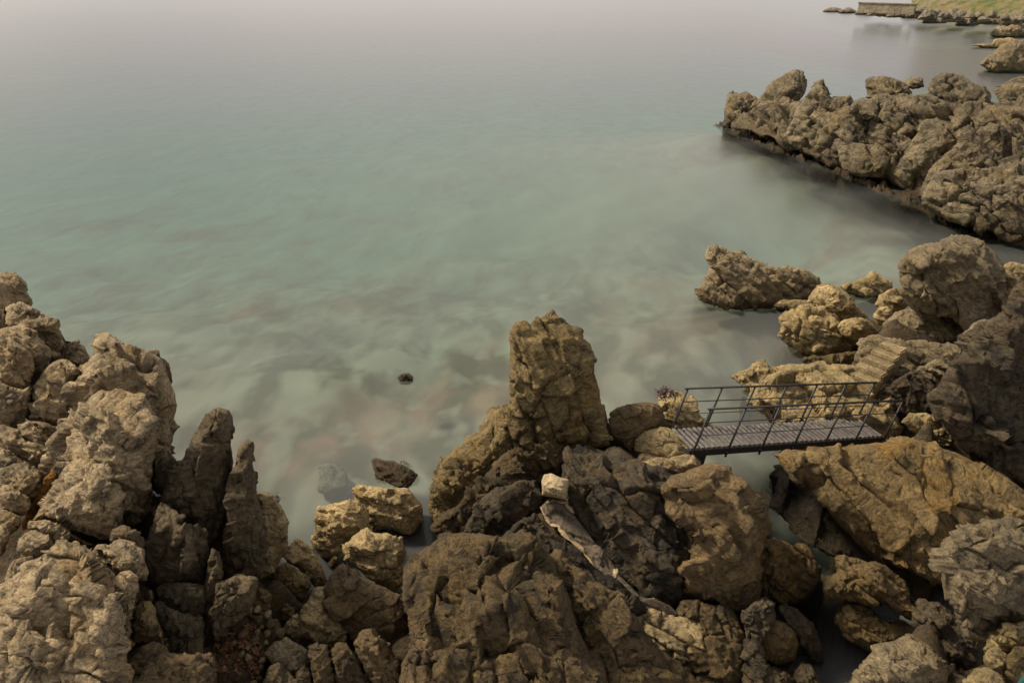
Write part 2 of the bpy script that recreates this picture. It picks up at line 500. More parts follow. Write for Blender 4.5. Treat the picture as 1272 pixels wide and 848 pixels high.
    # vertex normals
    def normals(V):
        fn = np.cross(V[F[:, 2]] - V[F[:, 0]], V[F[:, 3]] - V[F[:, 1]])
        vn = np.zeros_like(V)
        for c in range(4):
            for ax_ in range(3):
                vn[:, ax_] += np.bincount(F[:, c], fn[:, ax_], len(V))
        return vn / (np.linalg.norm(vn, axis=1)[:, None] + 1e-12)
    N1 = normals(V)
    mw = min(10.0, max(4.0, .05 * math.sqrt(area)))
    def blur(X, it):
        E = np.concatenate([F[:, [0, 1]], F[:, [1, 2]], F[:, [2, 3]], F[:, [3, 0]]])
        deg = np.bincount(E[:, 0], minlength=len(X)) + np.bincount(E[:, 1], minlength=len(X)) + 1e-9
        for _ in range(it):
            X = np.stack([(np.bincount(E[:, 0], X[E[:, 1], q], len(X)) + np.bincount(E[:, 1], X[E[:, 0], q], len(X))) / deg for q in range(3)], 1)
        return X
    N1 = blur(N1, 6); N1 /= np.linalg.norm(N1, axis=1)[:, None] + 1e-9
    mask = np.concatenate([np.clip(d / mw, .2, 1), np.clip(d / mw, .2, 1)[inner]])
    cl = cell or min(max(.36 * size, .16), 1.0 if size < 6 else 1.8)
    bd, bk = BEDS.get(mat, ((.3, .1, .9), .7))
    if bed is not None: bd = bed
    bn = np.array(bd, float) + .16 * rnd.normal(size=3); bn /= np.linalg.norm(bn)
    j1 = np.cross(bn, np.array([.2, 1.0, .1]) + .25 * rnd.normal(size=3)); j1 /= np.linalg.norm(j1)
    j2 = np.cross(bn, j1)
    def frame(V, s_):
        W = V + .10 * s_ * np.stack([fbm(V / (s_ * .9) + s, 3) for s in (1.5, 33.3, 77.7)], 1)
        return np.stack([W @ j1 / (1.35 * s_), W @ j2 / (.9 * s_), W @ bn / (bk * s_)], 1)
    def chip(V, Nv, cl_, seed_, k, lim, step_, tilt_, parent_key=None):
        """break the surface into flat fracture faces: each joint-bounded cell is pulled towards its own plane"""
        Wf = frame(V, cl_)
        key, e = blocks(Wf + seed_ * .37, int(seed_ * 13) % 900)
        if parent_key is not None: key = key * 7919 + parent_key * 104729
        _, inv = np.unique(key, return_inverse=True)
        m = inv.max() + 1
        cntv = np.bincount(inv, minlength=m)
        cm = np.stack([np.bincount(inv, V[:, q], m) for q in range(3)], 1) / cntv[:, None]
        nm = np.stack([np.bincount(inv, Nv[:, q], m) for q in range(3)], 1)
        nm /= np.linalg.norm(nm, axis=1)[:, None] + 1e-9
        nm = nm + tilt_ * rnd.normal(size=nm.shape); nm /= np.linalg.norm(nm, axis=1)[:, None]
        off = rnd.uniform(-1, 1, m) * step_ * cl_
        den = (Nv * nm[inv]).sum(1)
        dl = -((V - cm[inv]) * nm[inv]).sum(1) / np.where(np.abs(den) < .35, .35 * np.sign(den + 1e-9), den)
        return np.clip(dl * k + off[inv], -lim * cl_, lim * cl_), inv, e
    V0 = V
    d1_, inv1, e1 = chip(V, N1, cl, seed, .95 * min(1, block + .2), .40, .11 * block, .24)
    V = V + N1 * (d1_ * mask)[:, None]
    d2_, inv2, e2 = chip(V, N1, cl * .38, seed + 5.5, .85 * min(1, block + .2), .28, .055 * block, .20, inv1)
    gate1 = np.clip(fbm(V0 / (cl * 1.3) + 11, 2) * 2.6 + .50, 0, 1)
    gate2 = np.clip(fbm(V0 / (cl * .9) + 31, 2) * 2.6 + .05, 0, 1)
    gr = .25 * block * cl * gate1 * np.exp(-(e1 / max(.03, 1.9 * mpp / cl)) ** 1.3) + .19 * block * cl * .38 * gate2 * np.exp(-(e2 / max(.05, 1.7 * mpp / (cl * .38))) ** 1.3)
    disp = d2_ - gr + rough * cl * (.022 * fbm(V0 / (cl * .9) + 7, 5, .6) + .012 * fbm(V0 / (cl * .3) + 70, 5, .65))
    V = V + N1 * (disp * mask)[:, None]
    V = .93 * V + .07 * blur(V, 1)
    N2 = normals(V)
    fs = max(.05, mpp * 5)
    V = V + N2 * (rough * .13 * fs * fbm(V / fs + 9, 3, .65) * mask)[:, None]
    low = V[:, 2].min()
    org = np.array([V[:, 0].mean(), V[:, 1].mean(), low])
    o = mesh_obj(name, V, F, M[mat], origin=org)
    tag(o, label, cat or {'boulder': 'boulder', 'stone': 'stone'}.get(name.split('_')[-1], 'rock'), group)
    NTRI[0] += len(F) * 2
    if ground:
        sel = np.where(P[:, 1] > np.percentile(P[:, 1], 55))[0]
        for i in sel:
            w = CAM + rays(P[i, 0], P[i, 1]) * float(mid(P[i, 0], P[i, 1]))
            GROUND.append((w[0], w[1], w[2] - lift, max(.3, size)))
    return o

# ================================================================== LEFT OUTCROP
LO = 'blocks of the tan outcrop on the left'
rock('boulder', 'rounded tan boulder topmost on the left outcrop against the sea', 'tan',
     [(-9,336),(2,337),(20,337),(28,345),(37,365),(40,377),(38,383),(30,392),(10,395),(-9,395)], t=13, group=LO, T=.42)
rock('rock_block', 'tan block with shaded right face just below the topmost left boulder', 'tan',
     [(6,392),(8,383),(14,377),(25,376),(50,385),(53,391),(62,393),(70,400),(78,417),(80,427),(77,442),(66,450),(50,450),(30,435),(8,410)], t=12.6, group=LO, T=.5,
     ctrl=[(30,384,.55),(58,398,.8),(48,402,1.0),(36,418,.8),(62,425,.7)])
rock('rock_block', 'tan bulging block at the left edge under the highest boulder', 'tan',
     [(-9,408),(10,406),(30,401),(45,412),(47,420),(60,430),(65,441),(62,455),(52,470),(40,484),(20,460),(-9,440)], t=12, group=LO, T=.5)
rock('rock_block', 'tan block with shaded lower front cut by the left edge of the photo', 'tan',
     [(-9,417),(3,416),(15,422),(30,432),(40,443),(43,460),(40,480),(30,495),(10,492),(-9,484)], t=11.4, group=LO, T=.5, ctrl=[(5,424,.8),(22,438,1),(14,452,1),(28,470,.8),(2,466,.8)])
rock('rock_block', 'dark low block below the bulging blocks at the left edge', 'tan',
     [(-9,474),(10,478),(28,484),(40,478),(38,500),(34,524),(15,534),(-9,534)], t=11, group=LO, T=.35)
rock('rock_block', 'dark small block filling the gap under the topmost left boulder', 'grey',
     [(-9,382),(6,384),(12,398),(8,418),(-9,422)], t=12.7, group=LO, T=.3, n=4)
rock('boulder', 'small jagged boulder in the gap between two tall tan blocks', 'tan',
     [(79,442),(84,425),(92,421),(97,422),(100,430),(107,432),(110,441),(109,458),(104,478),(88,470)], t=12.6, group=LO, T=.35)
rock('rock_block', 'upright tan block leaning left of the tall slab', 'tan',
     [(41,480),(55,460),(70,446),(83,445),(92,455),(98,465),(94,478),(90,500),(88,518),(84,536),(65,536),(50,532),(34,526),(36,500)], t=11.2, group=LO, T=.55, inc=62,
     ctrl=[(75,452,.5),(80,470,.9),(60,478,1),(50,505,.9),(74,512,.9),(62,522,.6)])
rock('stone', 'small tan stone wedged at the foot of the upright block', 'tan',
     [(31,520),(50,523),(70,530),(85,520),(92,525),(84,537),(74,549),(55,546),(34,536)], t=10.8, group=LO, T=.25)
rock('rock_slab', 'tall tan slab with dark right face rising above the sea', 'tan',
     [(90,482),(100,462),(112,445),(119,432),(122,421),(133,416),(143,423),(155,430),(170,435),(185,440),(197,447),(203,463),(208,478),(212,490),(216,502),(213,515),(209,530),(205,555),(198,580),(192,600),(187,630),(160,640),(130,640),(100,640),(70,640),(52,612),(70,565),(84,535),(92,505)],
     t=10.9, inc=66, T=1.0, group=LO, n=0, edge=.3,
     ctrl=[(125,427,.30),(118,448,.62),(150,446,.50),(178,462,.55),(195,480,.50),(115,478,.78),(150,468,.72),(118,492,.68),(150,488,.70),(178,494,.70),(186,520,.72),(190,560,.55),(150,520,.80),(105,545,.80),(90,590,.80),(150,590,.85),(180,600,.60)], back=.6)
rock('rock_slab', 'front tan slab with streaked face under the tall slab', 'tan',
     [(74,582),(84,550),(98,515),(112,490),(128,483),(150,486),(170,494),(187,503),(191,520),(193,560),(188,605),(176,650),(150,660),(120,645),(92,610)],
     t=10.0, inc=68, T=.75, group=LO, edge=.3,
     ctrl=[(118,497,.45),(150,495,.5),(172,503,.6),(105,527,.8),(135,520,.85),(168,530,1.0),(125,545,.75),(152,560,.95),(160,590,.95),(110,575,.8),(172,600,.7),(140,610,.8)])
rock('jagged_rock', 'dark knob on the sea side of the tall slab under a pale chip', 'grey',
     [(178,441),(187,434),(197,436),(200,445),(207,447),(213,457),(215,475),(211,483),(203,478),(192,462)], t=11.8, group=LO, T=.3)
rock('stone', 'pale chip of stone on the corner of the tall tan slab', 'pale',
     [(180,443),(186,435),(193,433),(198,436),(196,443),(188,447)], t=11.75, T=.14, ground=False, n=3)
rock('rock_block', 'tan wedge block with sunlit roof in front of the streaked slab', 'tan',
     [(40,646),(55,618),(72,594),(90,573),(105,567),(120,571),(137,584),(141,598),(150,620),(156,645),(152,664),(130,664),(110,660),(85,650),(72,642),(55,643)],
     t=9.2, inc=58, T=.6, group=LO, edge=.3, ctrl=[(100,575,.5),(128,590,.9),(85,592,.7),(95,600,.75),(122,600,1.05),(70,625,.7),(105,618,.8),(112,640,.9),(138,625,.75),(80,638,.5)])
for lab, pts, tt, mm in (
    ('tan ledge stone nearest the left edge below the dark low block', [(-9,527),(10,527),(28,537),(32,545),(60,553),(68,560),(57,577),(40,574),(20,567),(-9,556)], 10.5, 'tan'),
    ('tan ledge stone wedged beside the upright block foot', [(21,528),(35,523),(55,534),(72,552),(68,560),(45,556),(28,543)], 10.6, 'tan'),
    ('small rounded ledge stone at the left edge above the layered ledges', [(-9,556),(5,556),(18,564),(22,574),(8,585),(-9,591)], 10.1, 'tan'),
    ('layered tan ledge stone left of the orange clay seam', [(-9,583),(10,577),(30,574),(50,583),(54,591),(47,606),(36,618),(20,613),(5,604),(-9,604)], 9.8, 'tan'),
    ('tan ledge stone at the left edge level with the orange seam foot', [(-9,600),(10,602),(25,610),(36,618),(39,630),(30,642),(15,638),(-9,634)], 9.5, 'tan'),
    ('lower tan ledge stone beside the foot of the orange seam', [(-9,630),(10,634),(28,640),(26,653),(15,664),(-9,684)], 9.2, 'tan'),
    ('dark ledge stone at the left edge above the big pitted slab', [(-9,652),(8,650),(15,658),(13,670),(2,690),(-9,694)], 8.9, 'tan')):
    rock('rock_ledge', lab, mm, pts, t=tt, inc=48, T=.3, group='layered ledges beside the orange clay seam', n=4)
rock('clay_seam', 'orange clay seam running down a crack in the tan outcrop', 'seam',
     [(70,578),(80,572),(76,586),(66,600),(57,612),(50,622),(45,640),(38,655),(28,660),(28,648),(36,630),(46,610),(56,594)], t=9.75, inc=55, T=.12, n=3)
rock('rock_block', 'tan stone left of the wedge block with dark underside', 'tan',
     [(12,694),(20,672),(34,660),(45,656),(60,664),(71,675),(60,684),(48,692),(30,696)], t=8.9, inc=55, T=.32, n=4, group=LO)
rock('rock_block', 'flat tan stone directly below the wedge block', 'tan',
     [(34,656),(37,645),(55,644),(75,649),(88,655),(88,670),(75,677),(62,670),(45,659)], t=9.0, inc=55, T=.28, n=4, group=LO)
rock('stone', 'small tan stone at the upper left corner of the big pitted slab', 'tan',
     [(7,718),(10,700),(20,694),(41,691),(42,702),(24,724),(6,738)], t=8.5, inc=50, T=.22, n=3, group=LO)
rock('rock_slab', 'big pale tan slab with pits and cracks at the lower left', 'tan',
     [(-9,737),(5,724),(30,705),(50,690),(70,672),(85,668),(100,676),(118,690),(122,700),(135,706),(141,715),(141,735),(150,750),(153,770),(151,800),(153,860),(-9,860)],
     t=7.2, inc=40, T=.62, group=LO, n=0, cell=.42, edge=.3,
     ctrl=[(80,676,.45),(110,700,.8),(60,702,.7),(90,720,.55),(45,718,.72),(118,728,.72),(20,735,.6),(60,738,.8),(100,752,.95),(128,755,.95),(40,765,.62),(80,770,.72),(120,780,1.0),(20,790,.8),(60,800,.75),(100,812,.9),(128,810,.85),(30,830,.9),(75,835,.7),(115,842,.8),(2,838,.5)])
rock('rock_block', 'dark flank piece between the big pitted slab and the round ochre boulder', 'tan',
     [(133,700),(143,720),(150,712),(162,708),(171,715),(173,730),(168,745),(165,762),(163,785),(158,810),(152,800),(150,765),(141,738)], t=7.9, inc=72, T=.35, n=6, group=LO)
rock('rock_block', 'pale deeply pitted block on top of the big slab corner', 'tan',
     [(114,686),(118,677),(126,674),(135,677),(139,671),(150,669),(168,673),(179,682),(180,695),(186,712),(181,722),(165,716),(150,717),(140,712),(128,702),(117,694)], t=8.3, inc=55, T=.45, n=7, group=LO)
rock('rock_block', 'grey capped stone behind the pale deeply pitted block', 'grey',
     [(135,672),(140,655),(152,650),(165,657),(177,667),(180,684),(165,682),(150,678)], t=8.7, inc=60, T=.35, n=4, group=LO)
rock('boulder', 'rounded ochre boulder wedged upright between the slab and the dark spire', 'moss',
     [(162,778),(165,764),(169,752),(178,745),(188,747),(193,757),(194,765),(200,778),(198,792),(185,800),(170,801),(162,792)], t=8.2, inc=75, T=.32, n=5, block=.4,
     ctrl=[(180,753,.6),(180,764,.55),(178,776,1.0),(190,778,.9),(170,780,.9),(180,790,.8)])
for lab, pts in (('small grey stone above the round ochre boulder', [(178,742),(181,734),(188,733),(191,741),(187,748),(180,748)]),
                 ('tiny dark stone left of the ochre boulder top', [(166,748),(168,738),(174,736),(176,744),(172,752)])):
    rock('stone', lab, 'grey', pts, t=8.35, T=.14, n=3)
rock('rock_slab', 'low brown rock with a short vertical crack at the bottom below the ochre boulder', 'brown',
     [(148,860),(157,832),(164,816),(178,803),(190,799),(202,806),(225,814),(250,812),(264,808),(270,820),(268,860)], t=7.4, inc=45, T=.4, n=8)

# ================================================================== DARK SPIRE
SP = 'stacked blocks of the dark rock spire'
rock('rock_spire', 'tall dark grey pointed spire between the tan slab and the cobble cove', 'grey',
     [(222,578),(232,560),(240,540),(250,523),(258,512),(266,506),(275,510),(284,508),(288,518),(287,540),(288,560),(290,580),(287,620),(283,660),(278,700),(262,700),(240,665),(225,640)],
     t=10.2, inc=80, T=.55, group=SP, edge=.3, ctrl=[(266,516,.5),(258,540,.8),(275,540,.7),(245,565,.7),(270,565,1),(280,590,.6),(262,600,.9),(272,640,.9),(250,620,.8)])
rock('rock_block', 'small dark notch block between the tan slab and the spire', 'grey',
     [(188,598),(196,575),(202,567),(216,566),(222,578),(216,600),(205,618),(195,614)], t=10.3, inc=75, T=.35, group=SP)
rock('rock_block', 'spire block with pale shiny cracked face', 'grey',
     [(196,625),(206,600),(213,580),(222,570),(235,567),(250,567),(260,584),(267,593),(269,612),(270,640),(268,668),(255,668),(235,652),(215,645)], t=9.9, inc=76, T=.45, group=SP, block=1.4)
rock('rock_block', 'large squared grey block in the middle of the spire', 'grey',
     [(182,676),(190,645),(200,622),(212,634),(225,644),(240,654),(257,661),(259,690),(256,715),(254,729),(235,728),(215,726),(196,734),(188,724),(182,700)], t=9.4, inc=72, T=.5, group=SP,
     edge=.35, ctrl=[(205,640,.5),(225,660,1),(245,668,.8),(215,690,.85),(235,690,1.05),(248,700,.8),(210,712,.7),(196,690,.7)], block=.8)
rock('rock_block', 'smooth dark rounded block under the large squared spire block', 'grey',
     [(192,732),(205,722),(230,722),(253,727),(258,736),(257,757),(246,768),(235,769),(215,759),(200,749)], t=9.1, inc=72, T=.35, group=SP, n=4, block=.5)
rock('rock_block', 'lowest dark block of the spire standing beside the ochre boulder', 'grey',
     [(193,748),(205,750),(220,759),(240,766),(253,765),(253,790),(251,817),(235,826),(215,826),(203,818),(199,795),(197,770),(191,752)], t=8.8, inc=74, T=.4, group=SP, n=6, block=.7)
rock('rock_spire', 'slender second spire to the right of the tall spire', 'grey',
     [(284,600),(292,575),(298,560),(305,550),(311,547),(316,555),(315,580),(315,600),(319,620),(326,640),(330,660),(331,682),(326,702),(320,722),(300,726),(280,726),(274,690),(279,650)],
     t=9.9, inc=80, T=.5, group=SP, edge=.3, ctrl=[(308,556,.4),(302,590,.8),(300,630,1),(318,660,.8),(290,660,.7),(305,700,.9),(285,700,.6)])
rock('rock_pillar', 'narrow dark pillar in the cleft between the two spires', 'grey',
     [(256,720),(261,680),(271,686),(277,700),(273,740),(264,775),(256,790),(252,752)], t=9.3, inc=82, T=.28, group=SP, n=5)
rock('rock_block', 'squared dark block at the foot of the second spire', 'grey',
     [(268,722),(285,716),(300,714),(320,717),(320,740),(307,763),(287,780),(265,795),(259,772)], t=9.0, inc=76, T=.35, group=SP, n=5)
rock('rock_flank', 'pale weathered flank behind the second spire facing the cove', 'pale',
     [(316,616),(326,610),(340,616),(350,628),(356,645),(359,660),(357,678),(348,698),(335,715),(320,724),(316,690),(318,650)], t=10.7, inc=75, T=.4, n=6)

# ================================================================== COBBLES IN THE COVE
CB = 'boulders piled in the little cove'
rock('boulder', 'pale boulder with a dark wet left side at the cove water edge', 'pale',
     [(391,640),(391,630),(397,627),(406,630),(418,625),(430,621),(445,620),(453,627),(457,640),(459,651),(450,660),(440,666),(430,674),(420,688),(410,695),(398,691),(391,682),(389,660)], z=-.05, inc=62, T=.42, group=CB,
     ctrl=[(406,640,.55),(430,632,.9),(446,640,.9),(408,665,.7),(430,655,1),(415,680,.6)])
rock('boulder', 'pale squared boulder farthest out among the cove boulders', 'pale',
     [(436,608),(440,603),(450,602),(463,606),(475,605),(490,607),(508,607),(515,618),(525,630),(526,645),(518,660),(505,665),(490,658),(475,656),(465,662),(457,652),(452,635),(443,623)], z=-.05, inc=62, T=.45, group=CB,
     ctrl=[(450,612,.4),(474,612,.9),(500,616,.8),(470,635,.7),(490,630,1.05),(500,645,.9),(516,640,.6)])
rock('boulder', 'pale boulder with a dark stripe in the centre of the cove pile', 'pale',
     [(427,676),(435,668),(445,662),(465,659),(485,663),(497,669),(502,685),(501,710),(496,732),(485,734),(470,724),(458,719),(444,704),(430,691)], z=.25, inc=60, T=.45, group=CB, ctrl=[(445,675,.8),(470,672,.9),(488,680,.9),(460,695,1.05),(485,710,.85),(470,712,.7)])
rock('boulder', 'long pale boulder lying slanted beside the spire flank', 'pale',
     [(350,689),(355,680),(367,667),(378,671),(390,681),(397,694),(407,715),(404,727),(390,730),(380,720),(370,707),(358,699)], z=.3, inc=60, T=.36, group=CB, n=4)
rock('boulder', 'brown cracked boulder with a dark hole under it', 'moss',
     [(324,724),(335,710),(345,702),(355,698),(370,705),(382,715),(387,726),(381,742),(366,751),(350,744),(330,737)], z=.5, inc=60, T=.42, group=CB, n=6)
rock('boulder', 'large dark grey slab boulder with flat tilted face in the pile', 'brown',
     [(402,731),(410,715),(418,705),(428,700),(440,706),(452,717),(470,725),(490,735),(511,748),(513,762),(507,782),(504,812),(495,818),(480,804),(465,796),(440,800),(430,792),(424,776),(413,766),(406,759)], z=.55, inc=58, T=.5, group=CB, block=.45,
     ctrl=[(420,712,.7),(432,722,.95),(426,745,.9),(440,770,.9),(470,735,.5),(500,755,.75),(485,790,.75),(460,785,.8)])
rock('boulder', 'yellowish stone leaning under the left end of the large slab boulder', 'pale',
     [(369,778),(375,755),(390,730),(402,728),(404,745),(404,757),(413,767),(426,772),(433,792),(430,803),(400,803),(385,797),(375,792)], z=.75, inc=58, T=.38, group=CB, n=6)
rock('stone', 'small pointed stone in the dark hole below the brown cracked boulder', 'brown',
     [(346,761),(352,750),(356,747),(365,757),(367,765),(358,778),(350,774)], z=.75, inc=65, T=.2, n=3, group=CB)
rock('stone', 'rounded brownish stone at the rubble bank edge', 'pale',
     [(349,781),(362,768),(370,761),(378,780),(379,791),(370,798),(355,790)], z=.85, inc=60, T=.22, n=3, group=CB)
rock('stone', 'orange crusted stone at the foot of the spire above the rubble', 'moss',
     [(309,742),(318,730),(330,730),(338,738),(337,757),(325,767),(311,757)], z=1.0, inc=65, T=.26, n=4, group=CB)
rock('rock_block', 'narrow upright block leftmost of three upright blocks along the bottom', 'brown',
     [(382,802),(395,797),(406,801),(412,820),(418,840),(422,862),(390,862),(385,830)], z=1.15, inc=66, T=.32, n=4, group=CB)
rock('rock_block', 'dark middle block of the three upright blocks along the bottom', 'dark',
     [(407,807),(420,801),(432,799),(445,818),(456,840),(464,862),(425,862),(415,835)], z=1.15, inc=62, T=.32, n=4, group=CB)
rock('rock_block', 'broad tilted block rightmost of three upright blocks along the bottom', 'brown',
     [(438,799),(448,780),(462,780),(480,798),(490,815),(498,830),(505,862),(478,862),(460,845),(449,825)], z=1.1, inc=62, T=.36, n=5, group=CB)
rock('stone', 'smooth grey stone at the bottom edge of the rubble bank', 'grey',
     [(324,862),(330,835),(336,825),(345,823),(360,831),(371,845),(373,862)], z=1.15, inc=55, T=.28, n=4, group=CB)
rock('stone', 'grey stone with whitish veins above the smooth grey stone', 'bould',
     [(328,812),(340,797),(355,791),(370,797),(381,808),(383,825),(372,842),(355,832),(340,824)], z=1.1, inc=55, T=.28, n=6, group=CB)
rock('stone', 'small grey stone beside the narrow upright block', 'grey',
     [(367,834),(378,824),(388,834),(391,862),(370,862)], z=1.15, inc=60, T=.2, n=3, group=CB)
rock('stone', 'green wet pebble in the crevice between the pale boulders', 'moss',
     [(407,701),(411,692),(420,690),(420,699),(411,708)], z=.05, inc=60, T=.14, n=3)

# ================================================================== CENTRAL MASS
rock('rock_pinnacle', 'tall dark crusted rock pinnacle standing over the sea in the centre', 'moss',
     [(637,415),(640,405),(650,403),(658,409),(668,397),(678,388),(686,383),(694,393),(712,405),(722,412),(725,420),(733,425),(737,435),(740,460),(745,480),(747,500),(750,515),(754,535),(758,552),(740,560),(710,562),(680,575),(650,580),(618,580),(610,550),(618,530),(637,505),(637,485),(633,475),(637,450),(636,430)],
     t=12.9, inc=78, T=.8, edge=.35, block=.75,
     ctrl=[(647,412,.35),(652,440,.5),(664,425,.25),(685,398,.35),(690,420,.75),(668,450,.75),(715,430,.7),(725,470,.75),(690,470,.95),(650,480,.6),(730,510,.75),(700,510,1.0),(665,520,.9),(680,545,.7),(740,535,.6),(640,545,.8)])
rock('rock_shoulder', 'yellow crusted shoulder of rock running from the pinnacle down to the water', 'moss',
     [(533,608),(540,592),(552,570),(566,556),(582,545),(597,536),(608,525),(615,512),(625,504),(640,503),(665,512),(695,540),(690,552),(660,560),(640,570),(625,585),(610,600),(597,615),(587,635),(567,658),(548,668),(538,655),(533,630)],
     t=13.0, inc=55, T=.7, edge=.35, ctrl=[(550,590,.5),(575,565,.6),(605,545,.6),(625,520,.45),(570,600,.9),(600,575,.95),(640,545,.9),(550,630,.7),(575,625,.8),(665,530,.7)])
rock('rock_shoulder', 'dark flowing ridge of rock curving below the yellow shoulder', 'dark',
     [(535,655),(548,640),(565,632),(580,612),(600,592),(615,576),(630,556),(650,550),(690,545),(705,560),(706,590),(692,606),(672,606),(650,612),(625,616),(610,628),(598,645),(585,662),(562,668),(545,668)],
     t=12.3, inc=52, T=.6, edge=.35, ctrl=[(560,645,.6),(590,615,.7),(615,595,.85),(632,565,.6),(650,575,1),(640,600,.8),(675,570,1),(692,580,.8),(670,597,.6)], block=.8)
rock('boulder', 'blackish rounded boulder under the flowing ridge beside the mortar', 'black',
     [(574,660),(585,638),(597,620),(612,608),(640,599),(665,594),(674,610),(673,640),(664,658),(640,668),(610,668),(590,668)], t=11.8, inc=55, T=.6, n=6, block=.5)
rock('rock_mound', 'great dark brown mound of fractured rock at the bottom centre', 'dark',
     [(497,745),(500,712),(512,693),(525,680),(545,664),(562,660),(580,662),(605,662),(625,667),(640,663),(650,659),(665,664),(680,680),(692,700),(703,740),(718,780),(742,820),(770,862),(495,862),(508,820),(519,790),(511,770),(499,760)],
     z=1.2, inc=36, T=1.0, cell=.55, edge=.32, rough=1.15,
     ctrl=[(525,700,.4),(560,680,.42),(605,680,.55),(645,680,.55),(540,730,.6),(580,720,.8),(630,715,.9),(665,705,.75),(530,770,.55),(570,770,.85),(610,765,.78),(650,750,1.0),(685,745,.72),(640,800,.95),(690,800,.75),(590,820,.8),(540,820,.6),(720,830,.6),(650,840,.7)])
rock('rock_ridge', 'dark ribbed ridge on the right side of the great mound', 'dark',
     [(680,690),(690,684),(702,686),(715,700),(735,722),(750,730),(770,745),(787,765),(802,790),(832,830),(856,862),(745,862),(730,815),(713,790),(700,752),(690,720)],
     z=1.0, inc=42, T=.6, edge=.35, block=1.1, n=10)
rock('rock_ledge', 'rough grey rock ledge along the bottom edge in front of the mound', 'dark',
     [(496,864),(503,835),(530,802),(560,806),(590,813),(620,816),(650,813),(690,809),(720,811),(747,835),(760,864)], z=1.7, inc=32, T=.45, n=9, block=1.2)
rock('boulder', 'brown boulder at the lower left foot of the great mound', 'brown',
     [(497,850),(500,825),(512,800),(527,785),(545,790),(552,805),(540,835),(526,862),(498,864)], z=1.5, inc=55, T=.4, n=5)
rock('rock_gully', 'black lichen covered rock in the gully between the mound and the mortar strip', 'black',
     [(622,668),(640,650),(665,638),(677,652),(692,665),(717,680),(733,700),(762,720),(792,742),(806,762),(785,764),(750,745),(722,725),(700,708),(685,700),(668,676)], t=10.2, inc=40, T=.4, n=8)
rock('cliff_rock', 'big black stained rock face left of the overhanging boulder', 'black',
     [(702,620),(702,585),(707,566),(725,562),(745,569),(770,571),(800,576),(825,580),(845,600),(866,640),(884,670),(872,695),(858,735),(846,750),(828,757),(803,745),(775,718),(740,680),(715,645)],
     t=10.85, inc=46, T=.7, edge=.3, ctrl=[(725,575,.5),(760,580,.6),(805,590,.65),(740,615,.75),(775,620,.95),(815,615,.7),(835,620,.85),(790,665,1.0),(760,650,.6),(830,665,.75),(820,705,.7),(845,690,.8),(800,720,.7)])
rock('boulder', 'big overhanging brown boulder with a flat shaded front beside the channel', 'brown',
     [(818,607),(832,595),(855,588),(878,577),(893,578),(920,591),(940,608),(949,622),(956,645),(951,665),(946,690),(946,722),(938,748),(915,762),(890,750),(865,748),(848,740),(853,700),(862,676),(850,652),(832,630)],
     t=10.9, inc=66, T=.95, edge=.3, block=1.05,
     ctrl=[(850,602,.45),(885,592,.45),(915,605,.5),(845,625,.75),(880,640,1.0),(920,640,.95),(940,640,.7),(862,668,.9),(900,668,1.05),(935,668,.85),(868,688,.55),(905,690,.62),(930,692,.55),(880,725,.6),(920,730,.55)])
rock('rock_block', 'cracked grey rock under the overhanging boulder beside the mortar', 'dark',
     [(835,765),(845,748),(870,746),(890,749),(911,757),(922,772),(936,800),(942,822),(940,864),(860,864),(838,830),(846,800)], t=10.2, inc=55, T=.5, n=7)
rock('rock_block', 'mortar smeared lump of rock where the grey strip ends', 'step',
     [(783,770),(795,757),(812,755),(832,763),(852,769),(872,780),(887,800),(884,822),(872,840),(850,835),(828,815),(800,806),(788,790)], t=10.1, inc=48, T=.35, n=8, block=1.3)
rock('rock_ledge', 'dark broken ledge at the bottom below the mortar smeared lump', 'dark',
     [(752,864),(752,832),(775,798),(800,798),(830,813),(860,838),(885,864)], t=9.4, inc=45, T=.4, n=7)

# mortar walkway: a grey screed with a pale rim
strip = rock('mortar_strip', 'grey mortar strip with pale rim running down between black rocks', 'screed',
     [(670,630),(680,621),(700,624),(712,637),(726,655),(742,675),(760,695),(776,722),(796,741),(812,741),(830,750),(846,763),(822,772),(795,764),(778,752),(763,737),(744,717),(732,697),(722,682),(704,668),(693,655),(683,652)],
     t=10.2, inc=32, T=.07, ctrl=[(690,638,.8),(712,660,.8),(735,683,.8),(755,708,.8),(780,738,.8),(810,755,.8)], block=.25, rough=.35, edge=.8, ground=False)
def rim_tube(name, pts, rad, m, parent):
    V = []; F = []
    w = np.array(pts, float)
    k = 7
    for i in range(len(w)):
        t_ = w[min(i + 1, len(w) - 1)] - w[max(i - 1, 0)]
        t_ /= np.linalg.norm(t_)
        a = np.cross(t_, [0, 0, 1]); a /= np.linalg.norm(a); b_ = np.cross(a, t_)
        rr = rad * (1 + .75 * VAL[(i * 37 + 11) & 4095]) * min(1, .35 + .5 * min(i, len(w) - 1 - i))
        for j in range(k):
            th = 2 * math.pi * j / k
            V.append(w[i] + rr * (math.cos(th) * a + .38 * math.sin(th) * b_))
    for i in range(len(w) - 1):
        for j in range(k):
            F.append((i * k + j, i * k + (j + 1) % k, (i + 1) * k + (j + 1) % k, (i + 1) * k + j))
    F.append(tuple(range(k))[::-1]); F.append(tuple((len(w) - 1) * k + j for j in range(k)))
    o = mesh_obj(name, np.array(V) - np.array(parent.location), F, m)
    o.parent = parent
    return o
def strip_pt(px, py, up):
    A = at_t(845.0, 771.0, 10.2); N = np.array([0, -math.sin(R(32)), math.cos(R(32))])
    d = rays(px, py); tt = ((A - CAM) @ N) / (d @ N)
    return CAM + d * (tt - up)
